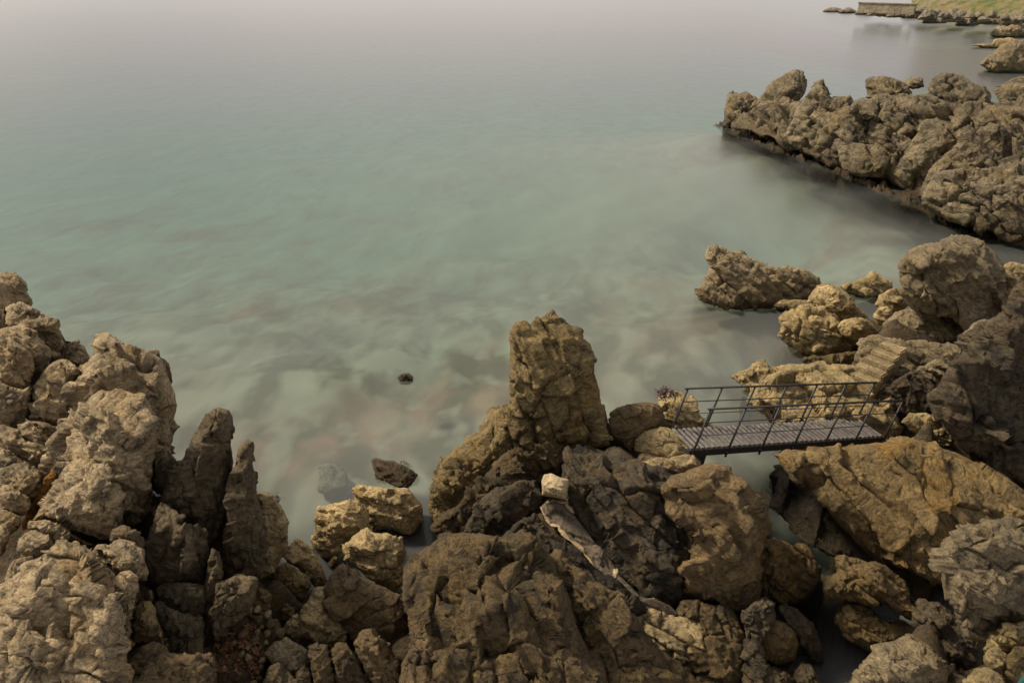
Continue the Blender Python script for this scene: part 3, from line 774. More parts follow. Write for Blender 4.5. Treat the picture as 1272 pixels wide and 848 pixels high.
for pts in ([(671,629),(682,650),(693,654),(704,667),(722,681),(732,696),(744,716),(754,728)], [(678,624),(690,621),(702,625),(713,637)],
            [(748,722),(756,724),(763,717),(767,706)], [(786,757),(800,765),(822,771),(838,765)]):
    q = []
    for i in range(len(pts) - 1):
        for s in range(4):
            f = s / 4
            q.append((pts[i][0] * (1 - f) + pts[i + 1][0] * f + 1.0 * VAL[(i * 91 + s * 7) & 4095], pts[i][1] * (1 - f) + pts[i + 1][1] * f + 1.0 * VAL[(i * 53 + s * 17 + 2) & 4095]))
    q.append(pts[-1])
    rim_tube('mortar_rim', [strip_pt(a, b, .055) for a, b in q], .030, M['mortar'], strip)

rock('mortar_block', 'pale cream mortar block at the top of the grey strip', 'mortar',
     [(672,597),(676,588),(684,587),(694,592),(707,595),(706,606),(704,621),(698,620),(686,618),(673,615)], t=10.9, inc=62, T=.3, block=.2, rough=.5, edge=.3,
     ctrl=[(680,595,.4),(693,598,.5),(703,601,.5),(676,604,1.0),(690,607,1.1),(701,612,1.0)])
rock('paving_stone', 'pale flat slab set at the foot of the pinnacle', 'mortar',
     [(737,556),(750,560),(758,555),(770,555),(783,564),(792,572),(786,576),(770,575),(752,572),(744,567)], t=12.3, inc=40, T=.12, n=3, block=.2, rough=.5)
rock('paving_stone', 'pale flat slab nearer the left end of the footbridge', 'mortar',
     [(795,562),(806,558),(816,561),(830,566),(826,577),(812,577),(797,575),(790,570)], t=12.0, inc=40, T=.12, n=3, block=.2, rough=.5)
rock('stone', 'squarish stone between the dark ridge and the pinnacle foot', 'step',
     [(701,564),(709,556),(718,552),(726,564),(729,577),(718,582),(704,580)], t=12.2, inc=45, T=.2, n=3)
rock('stone', 'flat grey stone directly under the pinnacle crack', 'brown',
     [(716,553),(731,545),(741,555),(749,570),(736,575),(724,568)], t=12.4, inc=45, T=.18, n=3)
rock('rock_platform', 'flat topped rock carrying the left end of the footbridge', 'warm',
     [(785,560),(788,545),(800,534),(830,529),(848,540),(862,556),(862,570),(850,576),(835,574),(815,566),(798,562)], t=12.1, inc=35, T=.3, n=5, block=.6, edge=.6)
rock('rock_ledge', 'lower yellowish ledge beneath the left end of the footbridge', 'step',
     [(798,572),(815,567),(835,568),(860,563),(871,573),(870,584),(852,590),(825,585),(808,581)], t=11.8, inc=45, T=.3, n=4)
rock('boulder', 'rounded brown boulder between the pinnacle and the footbridge', 'brown',
     [(754,527),(760,510),(775,502),(800,498),(816,502),(826,515),(829,532),(815,545),(797,556),(785,560),(774,552),(761,543)], t=12.7, inc=62, T=.5, n=5, block=.5)
rock('boulder', 'yellow jagged rock at the sea behind the left railing post', 'warm',
     [(815,500),(822,485),(832,482),(845,487),(862,490),(864,508),(871,515),(893,530),(880,545),(845,545),(825,538),(813,517)], t=13.6, inc=60, T=.45, n=6)

# ================================================================== RIGHT SIDE
rock('rock_cliff', 'ochre cracked cliff rock under the right end of the footbridge', 'ochre',
     [(957,563),(985,561),(1030,557),(1075,552),(1100,548),(1125,545),(1150,547),(1180,558),(1212,573),(1247,590),(1276,610),(1290,625),(1290,720),(1185,735),(1160,725),(1120,705),(1088,693),(1060,668),(1030,637),(1010,616),(1000,596),(990,604),(974,584),(965,570)],
     z=.2, inc=52, T=.9, edge=.3, cell=.9, block=.5,
     ctrl=[(985,565,.5),(1000,580,.75),(1030,575,.6),(1080,560,.5),(1130,560,.45),(1050,610,.9),(1090,590,.7),(1140,590,.7),(1090,650,.95),(1140,640,.95),(1170,600,.75),(1165,615,.55),(1190,590,.8),(1200,640,.95),(1230,605,.7),(1250,640,.7),(1150,690,.9),(1200,690,.9)])
rock('rock_block', 'large grey rough block at the lower right edge', 'bould',
     [(1168,684),(1171,668),(1190,659),(1205,650),(1222,645),(1240,643),(1290,645),(1290,790),(1250,785),(1225,800),(1200,790),(1184,758),(1171,730),(1168,700)],
     t=8.7, inc=62, T=.7, edge=.35, ctrl=[(1185,675,.7),(1215,662,.6),(1250,655,.5),(1195,700,.9),(1235,690,.9),(1270,690,.9),(1215,745,.85),(1255,745,.9)])
rock('boulder', 'ochre flat topped boulder beside the narrow water channel', 'ochre',
     [(1037,691),(1050,690),(1065,693),(1100,700),(1112,712),(1125,722),(1132,735),(1128,746),(1143,758),(1137,772),(1120,764),(1105,753),(1098,748),(1078,752),(1060,748),(1030,745),(1020,735),(1025,722),(1042,710)], z=.55, inc=50, T=.45, n=7)
rock('boulder', 'ochre cracked rock below the flat topped boulder and tide pool', 'ochre',
     [(1038,760),(1048,748),(1060,746),(1075,751),(1092,762),(1104,772),(1127,776),(1147,792),(1122,806),(1085,812),(1065,802),(1048,792),(1036,774)], z=.1, inc=48, T=.4, n=7)
rock('boulder', 'grey rounded boulder at the bottom right of the channel', 'bould',
     [(1050,862),(1060,835),(1078,815),(1092,804),(1115,792),(1135,788),(1155,799),(1170,815),(1190,835),(1208,862)], z=1.0, inc=52, T=.7, n=9)
rock('rock_cleft', 'dark sloping rock between the grey block and the channel boulder', 'cliff',
     [(1134,762),(1145,745),(1165,745),(1185,765),(1205,780),(1222,795),(1218,830),(1196,848),(1172,825),(1152,800),(1138,785)], t=9.6, inc=50, T=.4, n=6)
rock('stone', 'tan lumpy stone at the right edge under the grey block', 'warm',
     [(1220,806),(1228,787),(1245,775),(1265,771),(1290,769),(1290,806),(1250,812),(1232,818)], t=8.3, inc=60, T=.35, n=5)
rock('stone', 'round orange stone under the tan lumpy stone at the right', 'warm',
     [(1221,818),(1227,806),(1240,802),(1251,810),(1257,822),(1250,835),(1236,836),(1225,828)], t=8.1, inc=65, T=.22, n=4, block=.4)
rock('stone', 'brown stone leftmost of the small stones at the lower right corner', 'warm',
     [(1198,845),(1211,828),(1230,827),(1247,840),(1256,864),(1198,864)], t=8.0, inc=60, T=.28, n=4, block=.5)
rock('stone', 'reddish stone nearest the lower right corner', 'moss',
     [(1246,820),(1262,802),(1290,803),(1290,846),(1262,850),(1249,838)], t=8.0, inc=62, T=.28, n=4, block=.6)
rock('boulder', 'orange brown boulder low in the channel beside the overhanging boulder', 'ochre',
     [(940,700),(945,680),(951,670),(962,668),(975,674),(992,680),(1010,692),(1020,705),(1019,720),(1005,740),(985,750),(965,750),(946,738)], z=.1, inc=55, T=.5, n=6)
rock('stone', 'thin flake of rock on top of the orange brown channel boulder', 'ochre',
     [(984,679),(990,673),(1002,676),(1013,691),(1008,696),(996,688)], t=11.0, inc=50, T=.15, n=3, ground=False)
rock('boulder', 'smooth orange brown stone low in the dark recess by the channel', 'ochre',
     [(944,805),(948,778),(960,768),(976,772),(989,785),(993,802),(986,822),(966,826),(948,820)], z=.15, inc=60, T=.4, n=4, block=.4)
rock('boulder', 'dark wet pointed rock on the left bank of the channel', 'cliff',
     [(962,756),(975,749),(990,758),(1011,775),(1021,800),(1023,822),(1014,824),(1000,812),(988,790),(974,772)], z=.02, inc=55, T=.3, n=5)
rock('boulder', 'small dark wet rock in the channel at the bottom edge', 'cliff',
     [(982,862),(985,832),(995,821),(1009,827),(1023,848),(1026,864)], z=.1, inc=55, T=.3, n=4)
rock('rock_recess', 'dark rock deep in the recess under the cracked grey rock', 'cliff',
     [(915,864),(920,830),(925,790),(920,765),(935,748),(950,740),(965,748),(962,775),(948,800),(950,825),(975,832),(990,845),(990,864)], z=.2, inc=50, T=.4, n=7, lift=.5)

rock('rock_recess', 'wet rock painted black as shadow along the water under the ochre cliff', 'wet',
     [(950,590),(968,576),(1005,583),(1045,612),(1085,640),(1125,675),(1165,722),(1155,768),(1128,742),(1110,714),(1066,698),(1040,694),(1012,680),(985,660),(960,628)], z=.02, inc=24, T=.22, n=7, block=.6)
# pile behind the footbridge
rock('rock_shelf', 'broad yellow rock shelf behind the footbridge railing', 'warm',
     [(928,500),(936,480),(955,466),(985,455),(1020,451),(1060,452),(1085,466),(1104,480),(1113,508),(1119,532),(1110,552),(1070,560),(1005,565),(968,562),(954,530),(944,512)], t=13.9, inc=36, T=.5, n=12, edge=.4)
rock('boulder', 'jagged yellow rock pile at the water end of the yellow shelf', 'warm',
     [(906,468),(918,461),(930,457),(935,451),(948,446),(957,455),(975,451),(988,459),(980,478),(962,484),(950,495),(930,490),(918,478)], z=.0, inc=48, T=.4, n=7, block=1.2)
rock('sea_rock', 'long pointed offshore rock standing alone in the water on the right', 'bould',
     [(866,358),(876,348),(884,335),(877,320),(879,308),(890,304),(905,311),(935,321),(960,329),(985,332),(1008,336),(1020,344),(1023,353),(1015,364),(1000,373),(975,376),(955,383),(920,385),(885,379),(866,373)],
     z=-.15, inc=55, T=.8, edge=.35, ctrl=[(890,312,.3),(895,330,.45),(915,335,.6),(885,352,.7),(910,348,.95),(925,360,.85),(950,345,.5),(960,360,.6),(985,348,.7),(1005,352,.6),(890,368,.5)])
SR = 'boulders between the offshore rock and the steps'
rock('boulder', 'triangular tan rock right of the offshore rock', 'warm',
     [(1000,374),(1015,356),(1028,351),(1045,358),(1060,374),(1076,389),(1084,400),(1064,402),(1045,398),(1025,388),(1008,386)], t=20.0, inc=55, T=.6, group=SR, n=5)
rock('boulder', 'pale flat rock at the water beside the tip of the offshore rock', 'warm',
     [(960,381),(970,371),(1000,371),(1013,378),(998,388),(980,388)], z=.0, inc=45, T=.35, group=SR, n=4)
rock('boulder', 'pale shoreline rock with dark undercut facing the water', 'warm',
     [(966,397),(980,385),(1000,378),(1020,380),(1035,391),(1047,404),(1062,410),(1065,432),(1047,441),(1020,446),(1000,442),(980,430),(967,418),(971,404)], z=-.1, inc=58, T=.7, group=SR, n=8)
rock('boulder', 'small rounded pale boulder above the undercut shoreline rock', 'warm',
     [(1038,406),(1047,395),(1065,393),(1081,396),(1092,412),(1078,422),(1060,422),(1045,416)], t=18.2, inc=60, T=.45, group=SR, n=4)
rock('boulder', 'low dark rock at the waterline under the pale shoreline rock', 'moss',
     [(992,446),(1010,440),(1035,438),(1063,435),(1068,449),(1052,459),(1030,456),(1003,456)], z=-.1, inc=50, T=.35, group=SR, n=4)
rock('boulder', 'pale arched rock farthest out right of the offshore rock', 'warm',
     [(1042,355),(1060,350),(1075,344),(1083,336),(1095,341),(1109,350),(1110,362),(1097,369),(1075,371),(1055,366)], z=-.05, inc=58, T=.5, group=SR, n=5)
rock('boulder', 'small pale boulder left of the big grey boulder', 'warm',
     [(1085,378),(1092,365),(1110,357),(1124,362),(1131,377),(1116,390),(1100,390)], t=19.0, inc=60, T=.4, group=SR, n=4)
rock('boulder', 'smaller pale stone in front of the small pale boulder', 'warm',
     [(1084,392),(1092,381),(1103,380),(1109,390),(1103,404),(1090,404)], t=18.6, inc=60, T=.28, group=SR, n=3)
rock('rock_slab', 'flat topped brown slab lying under the big grey boulder', 'bould',
     [(1093,424),(1105,396),(1120,384),(1150,382),(1180,389),(1196,397),(1204,410),(1198,430),(1160,434),(1120,432)], t=17.3, inc=62, T=.7, edge=.35, block=.45, ctrl=[(1115,393,.35),(1150,390,.4),(1182,397,.45),(1110,405,.95),(1145,404,1.0),(1185,409,1.0),(1120,420,.8),(1165,420,.85)])
rock('boulder', 'big grey creased boulder above the flat brown slab', 'bould',
     [(1114,332),(1117,322),(1130,311),(1150,302),(1175,298),(1183,292),(1195,291),(1210,297),(1230,309),(1242,325),(1249,340),(1254,360),(1251,382),(1241,405),(1225,418),(1205,416),(1194,402),(1170,392),(1150,388),(1130,382),(1119,367),(1116,346)],
     t=16.6, inc=68, T=1.1, edge=.35, ctrl=[(1140,318,.5),(1180,305,.45),(1200,303,.4),(1130,345,.8),(1165,330,.85),(1175,345,.7),(1195,335,.85),(1225,330,.7),(1150,365,1.0),(1190,370,1.0),(1225,370,.8),(1215,395,.7)])
rock('boulder', 'pale boulder tucked at the right edge beside the big grey boulder', 'warm',
     [(1238,334),(1255,324),(1290,332),(1290,370),(1265,375),(1255,390),(1244,383),(1250,356)], t=16.3, inc=60, T=.5, n=5)
rock('rock_cliff', 'tall dark cliff streaked black at the right edge behind the footbridge', 'cliff',
     [(1163,500),(1174,470),(1189,445),(1199,430),(1218,402),(1236,393),(1246,388),(1256,374),(1262,359),(1276,351),(1292,350),(1292,610),(1250,598),(1220,578),(1190,553),(1173,530)],
     t=12.6, inc=74, T=1.0, edge=.35, cell=.7,
     ctrl=[(1230,405,.45),(1268,370,.5),(1200,445,.6),(1225,440,.95),(1255,420,.85),(1280,410,.9),(1190,490,.7),(1215,490,.95),(1245,480,.75),(1275,490,1.0),(1205,535,.8),(1240,545,.9),(1275,560,.9)])
rock('rock_block', 'pale flat topped block on the shoulder of the dark cliff', 'bould',
     [(1186,438),(1192,420),(1205,402),(1222,396),(1243,398),(1241,410),(1222,416),(1210,430),(1198,446)], t=13.6, inc=65, T=.35, n=4)
rock('stone', 'pale stone below the dark cliff near the end of the footbridge', 'warm',
     [(1120,524),(1130,511),(1150,511),(1163,516),(1172,530),(1162,540),(1140,540),(1128,534)], t=13.2, inc=55, T=.32, n=4)
rock('stone', 'low stone between the pale stone and the foot of the dark cliff', 'warm',
     [(1126,550),(1145,536),(1170,530),(1188,540),(1184,556),(1150,558)], t=12.9, inc=50, T=.28, n=4)
rock('rock_block', 'brown rock wall beside the concrete steps', 'bould',
     [(1062,445),(1066,421),(1085,415),(1120,423),(1160,425),(1192,428),(1192,455),(1182,480),(1168,500),(1150,512),(1133,500),(1105,486),(1082,470)], t=15.3, inc=48, T=.55, n=9)
rock('rock_block', 'dark wedge rock underneath the concrete steps', 'cliff',
     [(1082,500),(1095,482),(1118,468),(1140,458),(1157,478),(1172,488),(1176,505),(1150,518),(1115,512)], t=14.3, inc=58, T=.4, n=5)
rock('rock_block', 'angular tan rock between the steps and the dark cliff', 'bould',
     [(1122,480),(1130,462),(1150,452),(1168,446),(1180,452),(1184,472),(1174,498),(1160,508),(1142,500)], t=14.7, inc=60, T=.4, n=5)
rock('cloth', 'teal edge of cloth showing at the very bottom right corner', 'teal',
     [(1254,870),(1260,852),(1268,840),(1278,830),(1292,824),(1292,870)], t=7.2, inc=60, T=.12, n=3, block=.1, rough=.2, cat='cloth', ground=False)

# ================================================================== HEADLAND ACROSS THE BAY
HD = 'rocks of the headland across the bay'
def head(name, label, pts, inc=68, z=None, t=None, T=1.6, mat='prom', az=-45, **k):
    return rock(name, label, mat, pts, z=z, t=t, inc=inc, az=az, T=T, block=k.pop('block', 1.35),  group=HD, step=k.pop('step', 1.3), lift=1.8, **k)
head('rock_shelf', 'low reddish wet shelf along the waterline of the headland',
     [(884,156),(900,150),(925,156),(960,166),(990,178),(1020,194),(1060,205),(1100,214),(1140,232),(1175,262),(1200,275),(1230,290),(1250,300),(1225,300),(1180,285),(1150,268),(1130,257),(1090,240),(1050,223),(1010,209),(970,193),(930,177),(900,166)], z=-.10, inc=0, T=.3, mat='base', n=10, az=0)
head('headland_mass', 'long rough body of the headland that its crest blocks and faces stand on', [(906,160),(915,140),(940,132),(965,122),(1000,126),(1030,134),(1060,130),(1085,124),(1130,122),(1180,130),(1292,128),(1292,306),(1230,291),(1150,258),(1100,220),(1040,205),(980,184),(930,164)], z=-.3, inc=58, az=-70, T=1.0, n=26, block=1.3, edge=.3)
head('jagged_rock', 'jagged outermost knob at the tip of the headland', [(896,160),(898,142),(903,118),(910,111),(918,116),(928,114),(938,120),(947,130),(948,158),(935,165),(915,163)], z=-.2, T=1.3, block=1.3)
head('rock_slab', 'tall leaning slab with bare yellow foot near the headland tip', [(932,158),(940,125),(955,105),(970,95),(985,87),(997,87),(1003,98),(1002,112),(992,128),(987,145),(977,164),(965,176),(950,171),(938,166)], z=-.2, T=1.5, inc=62, ctrl=[(985,95,.4),(965,105,.5),(992,105,.8),(950,130,.9),(975,135,1.0),(960,160,.9),(985,122,.9)])
head('rock_spike', 'pointed spike of rock right of the leaning slab', [(983,150),(1000,118),(1012,102),(1024,97),(1028,112),(1032,122),(1052,116),(1060,124),(1047,145),(1032,175),(1020,195),(1000,192),(985,182),(968,170)], z=.1, T=1.6, inc=64, n=9)
head('cliff_rock', 'broad fractured face in the middle of the headland', [(1008,188),(1025,155),(1045,140),(1065,132),(1080,139),(1090,160),(1088,185),(1072,203),(1050,210),(1030,206),(1012,200)], z=.0, T=1.5, inc=60, n=9)
head('rock_ledge', 'ledge overhanging the water below the broad fractured face', [(1038,182),(1060,176),(1090,181),(1108,197),(1100,222),(1070,220),(1045,212)], z=.35, T=.9, inc=62, n=6)
head('cliff_rock', 'upright fractured face right of the middle of the headland', [(1078,152),(1095,134),(1110,134),(1126,142),(1138,160),(1134,188),(1120,216),(1102,226),(1088,208),(1083,182)], z=.0, T=1.5, inc=62, n=9)
head('boulder', 'rounded boulder on the crest of the headland left of the larger one', [(1074,122),(1075,100),(1085,95),(1100,94),(1112,98),(1125,104),(1133,115),(1126,126),(1105,127),(1090,128)], t=38.5, T=1.0, n=6)
head('boulder', 'small block perched between the two crest boulders', [(1121,103),(1130,96),(1147,96),(1149,108),(1135,111),(1124,109)], t=39, T=.5, n=4)
head('boulder', 'largest rounded boulder on the crest of the headland', [(1151,108),(1160,95),(1175,89),(1190,91),(1200,99),(1210,104),(1225,107),(1233,120),(1231,132),(1215,138),(1200,137),(1180,137),(1165,134),(1154,122)], t=35.5, T=1.3, n=9)
head('cliff_rock', 'ribbed cliff face of the headland below the largest crest boulder', [(1108,218),(1125,185),(1145,150),(1165,147),(1182,165),(1188,186),(1178,205),(1162,222),(1142,240),(1125,236)], z=.0, T=1.5, inc=62, n=10)
head('cliff_rock', 'lower cliff face of the headland with a greenish ochre foot', [(1136,244),(1158,205),(1180,188),(1200,168),(1215,164),(1230,149),(1246,154),(1249,172),(1242,192),(1228,210),(1216,222),(1190,222),(1172,248),(1155,252)], z=.1, T=1.5, inc=60, n=11)
head('cliff_rock', 'nearest dark block of the headland at the right edge above the water', [(1144,258),(1149,235),(1165,211),(1185,209),(1215,209),(1245,207),(1292,198),(1292,312),(1262,308),(1240,298),(1234,288),(1210,282),(1190,275),(1165,266)], z=-.2, T=1.6, inc=66, n=12)
head('rock_plateau', 'pale rubbly plateau on top of the headland', [(1052,138),(1060,124),(1090,117),(1125,117),(1155,118),(1180,129),(1230,129),(1292,119),(1292,222),(1240,216),(1200,196),(1160,172),(1120,156),(1090,150),(1070,146)], t=31.0, T=.9, inc=22, az=0, n=24, block=1.6, edge=.3, back=1.5)
head('rock_ledge', 'flat ochre ledge at the right edge behind the headland', [(1233,112),(1245,105),(1260,104),(1292,100),(1292,128),(1240,128)], t=40, T=.8, inc=50, n=4)
head('rock', 'small jagged rock at the right edge above the flat ochre ledge', [(1236,109),(1250,102),(1257,97),(1265,94),(1292,98),(1292,108),(1260,110)], t=44, T=.8, n=4)
# scattered boulders on the plateau
for i, (x, y, w, tt, lab) in enumerate(((1100, 152, 13, 35.5, 'tan block lying at the left end of the rubbly plateau'), (1142, 146, 15, 34.5, 'pale block on the plateau left of the leaning fin'),
        (1178, 148, 12, 33.8, 'small pale block in the middle of the rubbly plateau'), (1205, 150, 14, 33.0, 'rough block in front of the largest crest boulder'),
        (1232, 148, 13, 32.8, 'pale block on the plateau behind the dark fin'), (1256, 152, 18, 32.4, 'grey block on the plateau near the right edge'),
        (1262, 178, 14, 30.6, 'pale broken block on the plateau above the nearest dark block'), (1160, 165, 14, 33.4, 'brown block on the slope of the plateau'))):
    rr = np.random.RandomState(i + 50)
    pts = [(x + w * (1 + .3 * rr.uniform(-1, 1)) * math.cos(a), y + .75 * w * (1 + .3 * rr.uniform(-1, 1)) * math.sin(a)) for a in np.linspace(0, 2 * math.pi, 10)[:-1]]
    head('boulder', lab, pts, t=tt, T=.6, n=5)
head('rock_fin', 'dark upright fin of rock on the headland near the right edge', [(1218,212),(1222,185),(1231,165),(1240,150),(1246,160),(1249,185),(1247,205),(1236,216)], t=29.4, T=.7, inc=75, n=5)

# ================================================================== ROCKS BEYOND
rock('sea_rock', 'largest dark rock in the water at the right edge beyond the headland', 'bould', [(1216,81),(1225,72),(1240,61),(1250,54),(1265,49),(1292,46),(1292,92),(1250,91),(1225,88)], z=-.2, inc=60, T=2.0, step=1.2, n=7)
rock('sea_rock', 'low skerry just behind the largest dark rock at the right edge', 'warm', [(1203,57),(1218,55),(1232,54),(1238,49),(1255,47),(1292,53),(1292,62),(1235,60)], z=-.2, inc=50, T=1.2, step=1.0, n=5)
rock('sea_rock', 'flat dark rock at the right edge in front of the far shore', 'bould', [(1227,42),(1240,32),(1260,30),(1292,33),(1292,48),(1245,47),(1230,45)], z=-.2, inc=55, T=1.6, step=1.0, n=5)
FSH = 'rocks along the far shore'
rs = np.random.RandomState(4)
names = ['outermost low rock at the tip of the far shore', 'dark low rock second from the tip of the far shore', 'dark rock under the left end of the far wall', 'rock at the foot of the far wall', 'pale rock under the middle of the far wall',
         'grey rock under the right end of the far wall', 'pale sloping rock right of the far wall', 'low dark rock at the water right of the far wall', 'grey tilted rock below the green slope', 'brown rock at the water below the green slope',
         'pale rock under the bare brown slope', 'low grey rock near the right end of the far shore', 'pale broken rock at the right edge of the far shore', 'dark waterline rock at the right end of the far shore']
fx = [1034, 1052, 1074, 1092, 1112, 1132, 1152, 1160, 1184, 1200, 1216, 1232, 1256, 1268]
for i, x in enumerate(fx):
    wl = 13.5 + (x - 1025) * .078 + (4 if i in (7, 9, 13) else 0)
    w = rs.uniform(12, 17) * (.8 if i < 2 else 1.1); hgt = (5, 6, 9, 8, 9, 11, 13, 7, 15, 8, 14, 10, 16, 8)[i]
    pts = [(x - w, wl + 1.5), (x - w * .8, wl - hgt * .35), (x - w * .45, wl - hgt * rs.uniform(.6, .9)), (x - w * .1, wl - hgt), (x + w * .3, wl - hgt * rs.uniform(.7, 1.)), (x + w * .7, wl - hgt * rs.uniform(.5, .8)), (x + w, wl - hgt * .2), (x + w * .9, wl + 2), (x, wl + 2.5)]
    rock('rock', names[i], 'far', pts, z=-.3 if i not in (3, 4, 6, 8, 10, 12) else 1.0, inc=45, T=2.5, step=.8, n=5, group=FSH, ground=False, rough=1.3, block=1.3)

for i in range(16):
    x = 1138 + i * 9.5 + rs.uniform(-3, 3); wl = 12.5 + (x - 1025) * .078 - rs.uniform(3, 9); w = rs.uniform(6, 11); hgt = rs.uniform(4, 8)
    pts = [(x - w, wl + 1.5), (x - w * .7, wl - hgt * .6), (x - w * .1, wl - hgt), (x + w * .5, wl - hgt * rs.uniform(.6, 1.)), (x + w, wl - hgt * .2), (x + w * .8, wl + 2.5), (x, wl + 3)]
    rock('rock', 'pale broken rock on the slope between the far shore and the green hillside', 'far', pts, z=1.3 + .1 * i * rs.uniform(.3, 1), inc=50, T=2.2, step=.8, n=4, group='broken rocks on the far slope', ground=False, rough=1.3, block=1.3)
# far wall, land strip, hill
def slab_box(name, c, sx, sy, sz, m, rz=0, parent=None, bev=.02):
    bm = bmesh.new()
    bmesh.ops.create_cube(bm, size=1)
    bmesh.ops.scale(bm, vec=(sx, sy, sz), verts=bm.verts)
    if bev: bmesh.ops.bevel(bm, geom=bm.edges[:], offset=bev, segments=2, affect='EDGES', profile=.6)
    me = bpy.data.meshes.new(name); bm.to_mesh(me); bm.free()
    me.materials.append(m)
    o = bpy.data.objects.new(name, me); COL.objects.link(o)
    o.location = c; o.rotation_euler = (0, 0, rz)
    if parent: o.parent = parent
    return o

a = at_z(1066, 13.5, 2.2); b = at_z(1136, 16, 2.2)
d = b - a; L = np.linalg.norm(d[:2])
wallroot = bpy.data.objects.new('sea_wall', None); COL.objects.link(wallroot)
wallroot.location = tuple((a + b) / 2); wallroot.rotation_euler = (0, 0, math.atan2(d[1], d[0]))
tag(wallroot, 'long tan masonry wall on the far shore at the top of the photo', 'wall')
nb = 9
for i in range(nb):
    slab_box('wall_panel', (-L / 2 + L * (i + .5) / nb, .02 * (i % 2), .45), L / nb - .008, .8, 1.5 + .10 * VAL[i * 9], M['wall'], 0, wallroot, .05)
slab_box('wall_cap', (0, .05, 1.27), L + .3, 1.1, .18, M['wall'], 0, wallroot, .04)

def grid_obj(name, xs, ys, zf, m):
    X, Y = np.meshgrid(xs, ys)
    Z = zf(X.ravel(), Y.ravel())
    V = np.stack([X.ravel(), Y.ravel(), Z], 1)
    nx, ny = len(xs), len(ys)
    i = np.arange((nx - 1) * (ny - 1)); r_, c_ = i // (nx - 1), i % (nx - 1)
    k = r_ * nx + c_
    F = np.stack([k, k + 1, k + nx + 1, k + nx], 1)
    return mesh_obj(name, V, F, m)

gb = NB('hill_vegetation')
out = gb.n("ShaderNodeOutputMaterial"); bs = gb.n("ShaderNodeBsdfPrincipled"); gb.l(bs.outputs[0], out.inputs[0])
gp = gb.n("ShaderNodeNewGeometry").outputs['Position']
c = gb.mix(gb.ramp(gb.noise(gp, .09, 5, .6), .42, .56), (.15, .135, .045), (.20, .15, .085))
c = gb.mix(gb.ramp(gb.noise(gp, .5, 6, .7), .45, .6), c, (.065, .085, .02))
gb.l(c, bs.inputs[0]); bs.inputs['Roughness'].default_value = 1
hb = at_z(1150, 10, 2.5)
def hill_z(x, y):
    s = x - (85 - (y - 132) * .2) - 9
    side = np.clip((x / y - .497) / .03, 0, 1)
    h = np.where(s > 0, 1.6 + s * .40, -2) * side - 2 * (1 - side)
    p = np.stack([x, y, x * 0], 1)
    k = np.clip(s / 8, 0, 1) * side
    return h + (1.3 * fbm(p / 6, 4) + .5 * fbm(p / 1.6, 3)) * k
hill = grid_obj('hillside', np.linspace(62, 230, 170), np.linspace(118, 320, 170), hill_z, gb.m)
tag(hill, kind='structure')

# ================================================================== FOOTBRIDGE
def bridge():
    NLp, NRp = at_z(858.0, 556.0, 2.1), at_z(1098.0, 540.0, 1.42)
    FLp = at_z(832.0, 532.5, 2.1)
    e1 = NRp - NLp; L = np.linalg.norm(e1); e1 /= L
    w = FLp - NLp; w -= (w @ e1) * e1; W = np.linalg.norm(w); e2 = w / W
    e3 = np.cross(e1, e2)
    if e3[2] < 0: e3 = -e3
    root = bpy.data.objects.new('footbridge', None); COL.objects.link(root)
    root.matrix_world = Matrix(((e1[0], e2[0], e3[0], NLp[0]), (e1[1], e2[1], e3[1], NLp[1]), (e1[2], e2[2], e3[2], NLp[2]), (0, 0, 0, 1)))
    tag(root, 'small dark footbridge with plank deck and raked railings crossing the channel', 'footbridge')
    def box(name, x0, x1, y0, y1, z0, z1, m, bev=.004):
        return slab_box(name, ((x0 + x1) / 2, (y0 + y1) / 2, (z0 + z1) / 2), x1 - x0, y1 - y0, z1 - z0, m, 0, root, bev)
    def bar(name, p, q, r, m, k=8, parent=None):
        p, q = np.array(p, float), np.array(q, float)
        t_ = (q - p) / np.linalg.norm(q - p)
        a = np.cross(t_, [0, .3, 1.0] if abs(t_[2]) < .8 else [1, 0, 0]); a /= np.linalg.norm(a); b_ = np.cross(t_, a)
        V = [c + r * (math.cos(2 * math.pi * j / k) * a + math.sin(2 * math.pi * j / k) * b_) for c in (p, q) for j in range(k)]
        F = [(j, (j + 1) % k, k + (j + 1) % k, k + j) for j in range(k)] + [tuple(range(k))[::-1], tuple(range(k, 2 * k))]
        o = mesh_obj(name, V, F, m); o.parent = root
        return o
    nS = 41
    for i in range(nS):
        x = L * i / nS
        dz = .003 * VAL[i * 31]
        box('deck_board', x + .004, x + L / nS - .047, -.01 + .006 * VAL[i * 3], W + .01 + .006 * VAL[i * 5], -.028 + dz, dz, M['plank'], .003)
    box('side_beam', -.04, L + .03, -.035, .03, -.15, -.031, M['beam']); box('side_beam', -.04, L + .03, W - .03, W + .035, -.15, -.031, M['beam'])
    for x in (.3, L * .5, L - .3): box('cross_beam', x - .03, x + .03, .033, W - .033, -.12, -.034, M['beam'])
    box('bearing_plate', L - .12, L + .16, -.02, W + .05, -.21, -.155, M['beam']); box('bearing_plate', .02, .34, -.02, W + .02, -.40, -.155, M['beam'])
    Hn = .73; rake = .10
    for side, y in ((0, -.045), (1, W + .045)):
        n = 7
        for i in range(n):
            x = .03 + (L - .06) * i / (n - 1)
            pst = bar('post', (x - .012, y, -.19), (x + rake, y, Hn), .018, M['iron'])
            bar('post_foot', (x - .012, y + (.03 if side == 0 else -.03), -.10), (x - .012, y - (.022 if side == 0 else -.022), -.10), .02, M['iron']).parent = pst
        bar('handrail', (.03 + rake - .05, y, Hn + .012), (L + rake + .02, y, Hn + .012), .019, M['iron'])
        for hh in (.49, .25):
            bar('mid_rail', (.03 + rake * hh / Hn, y, hh), (L - .03 + rake * hh / Hn, y, hh), .0105 if hh > .3 else .008, M['iron'])
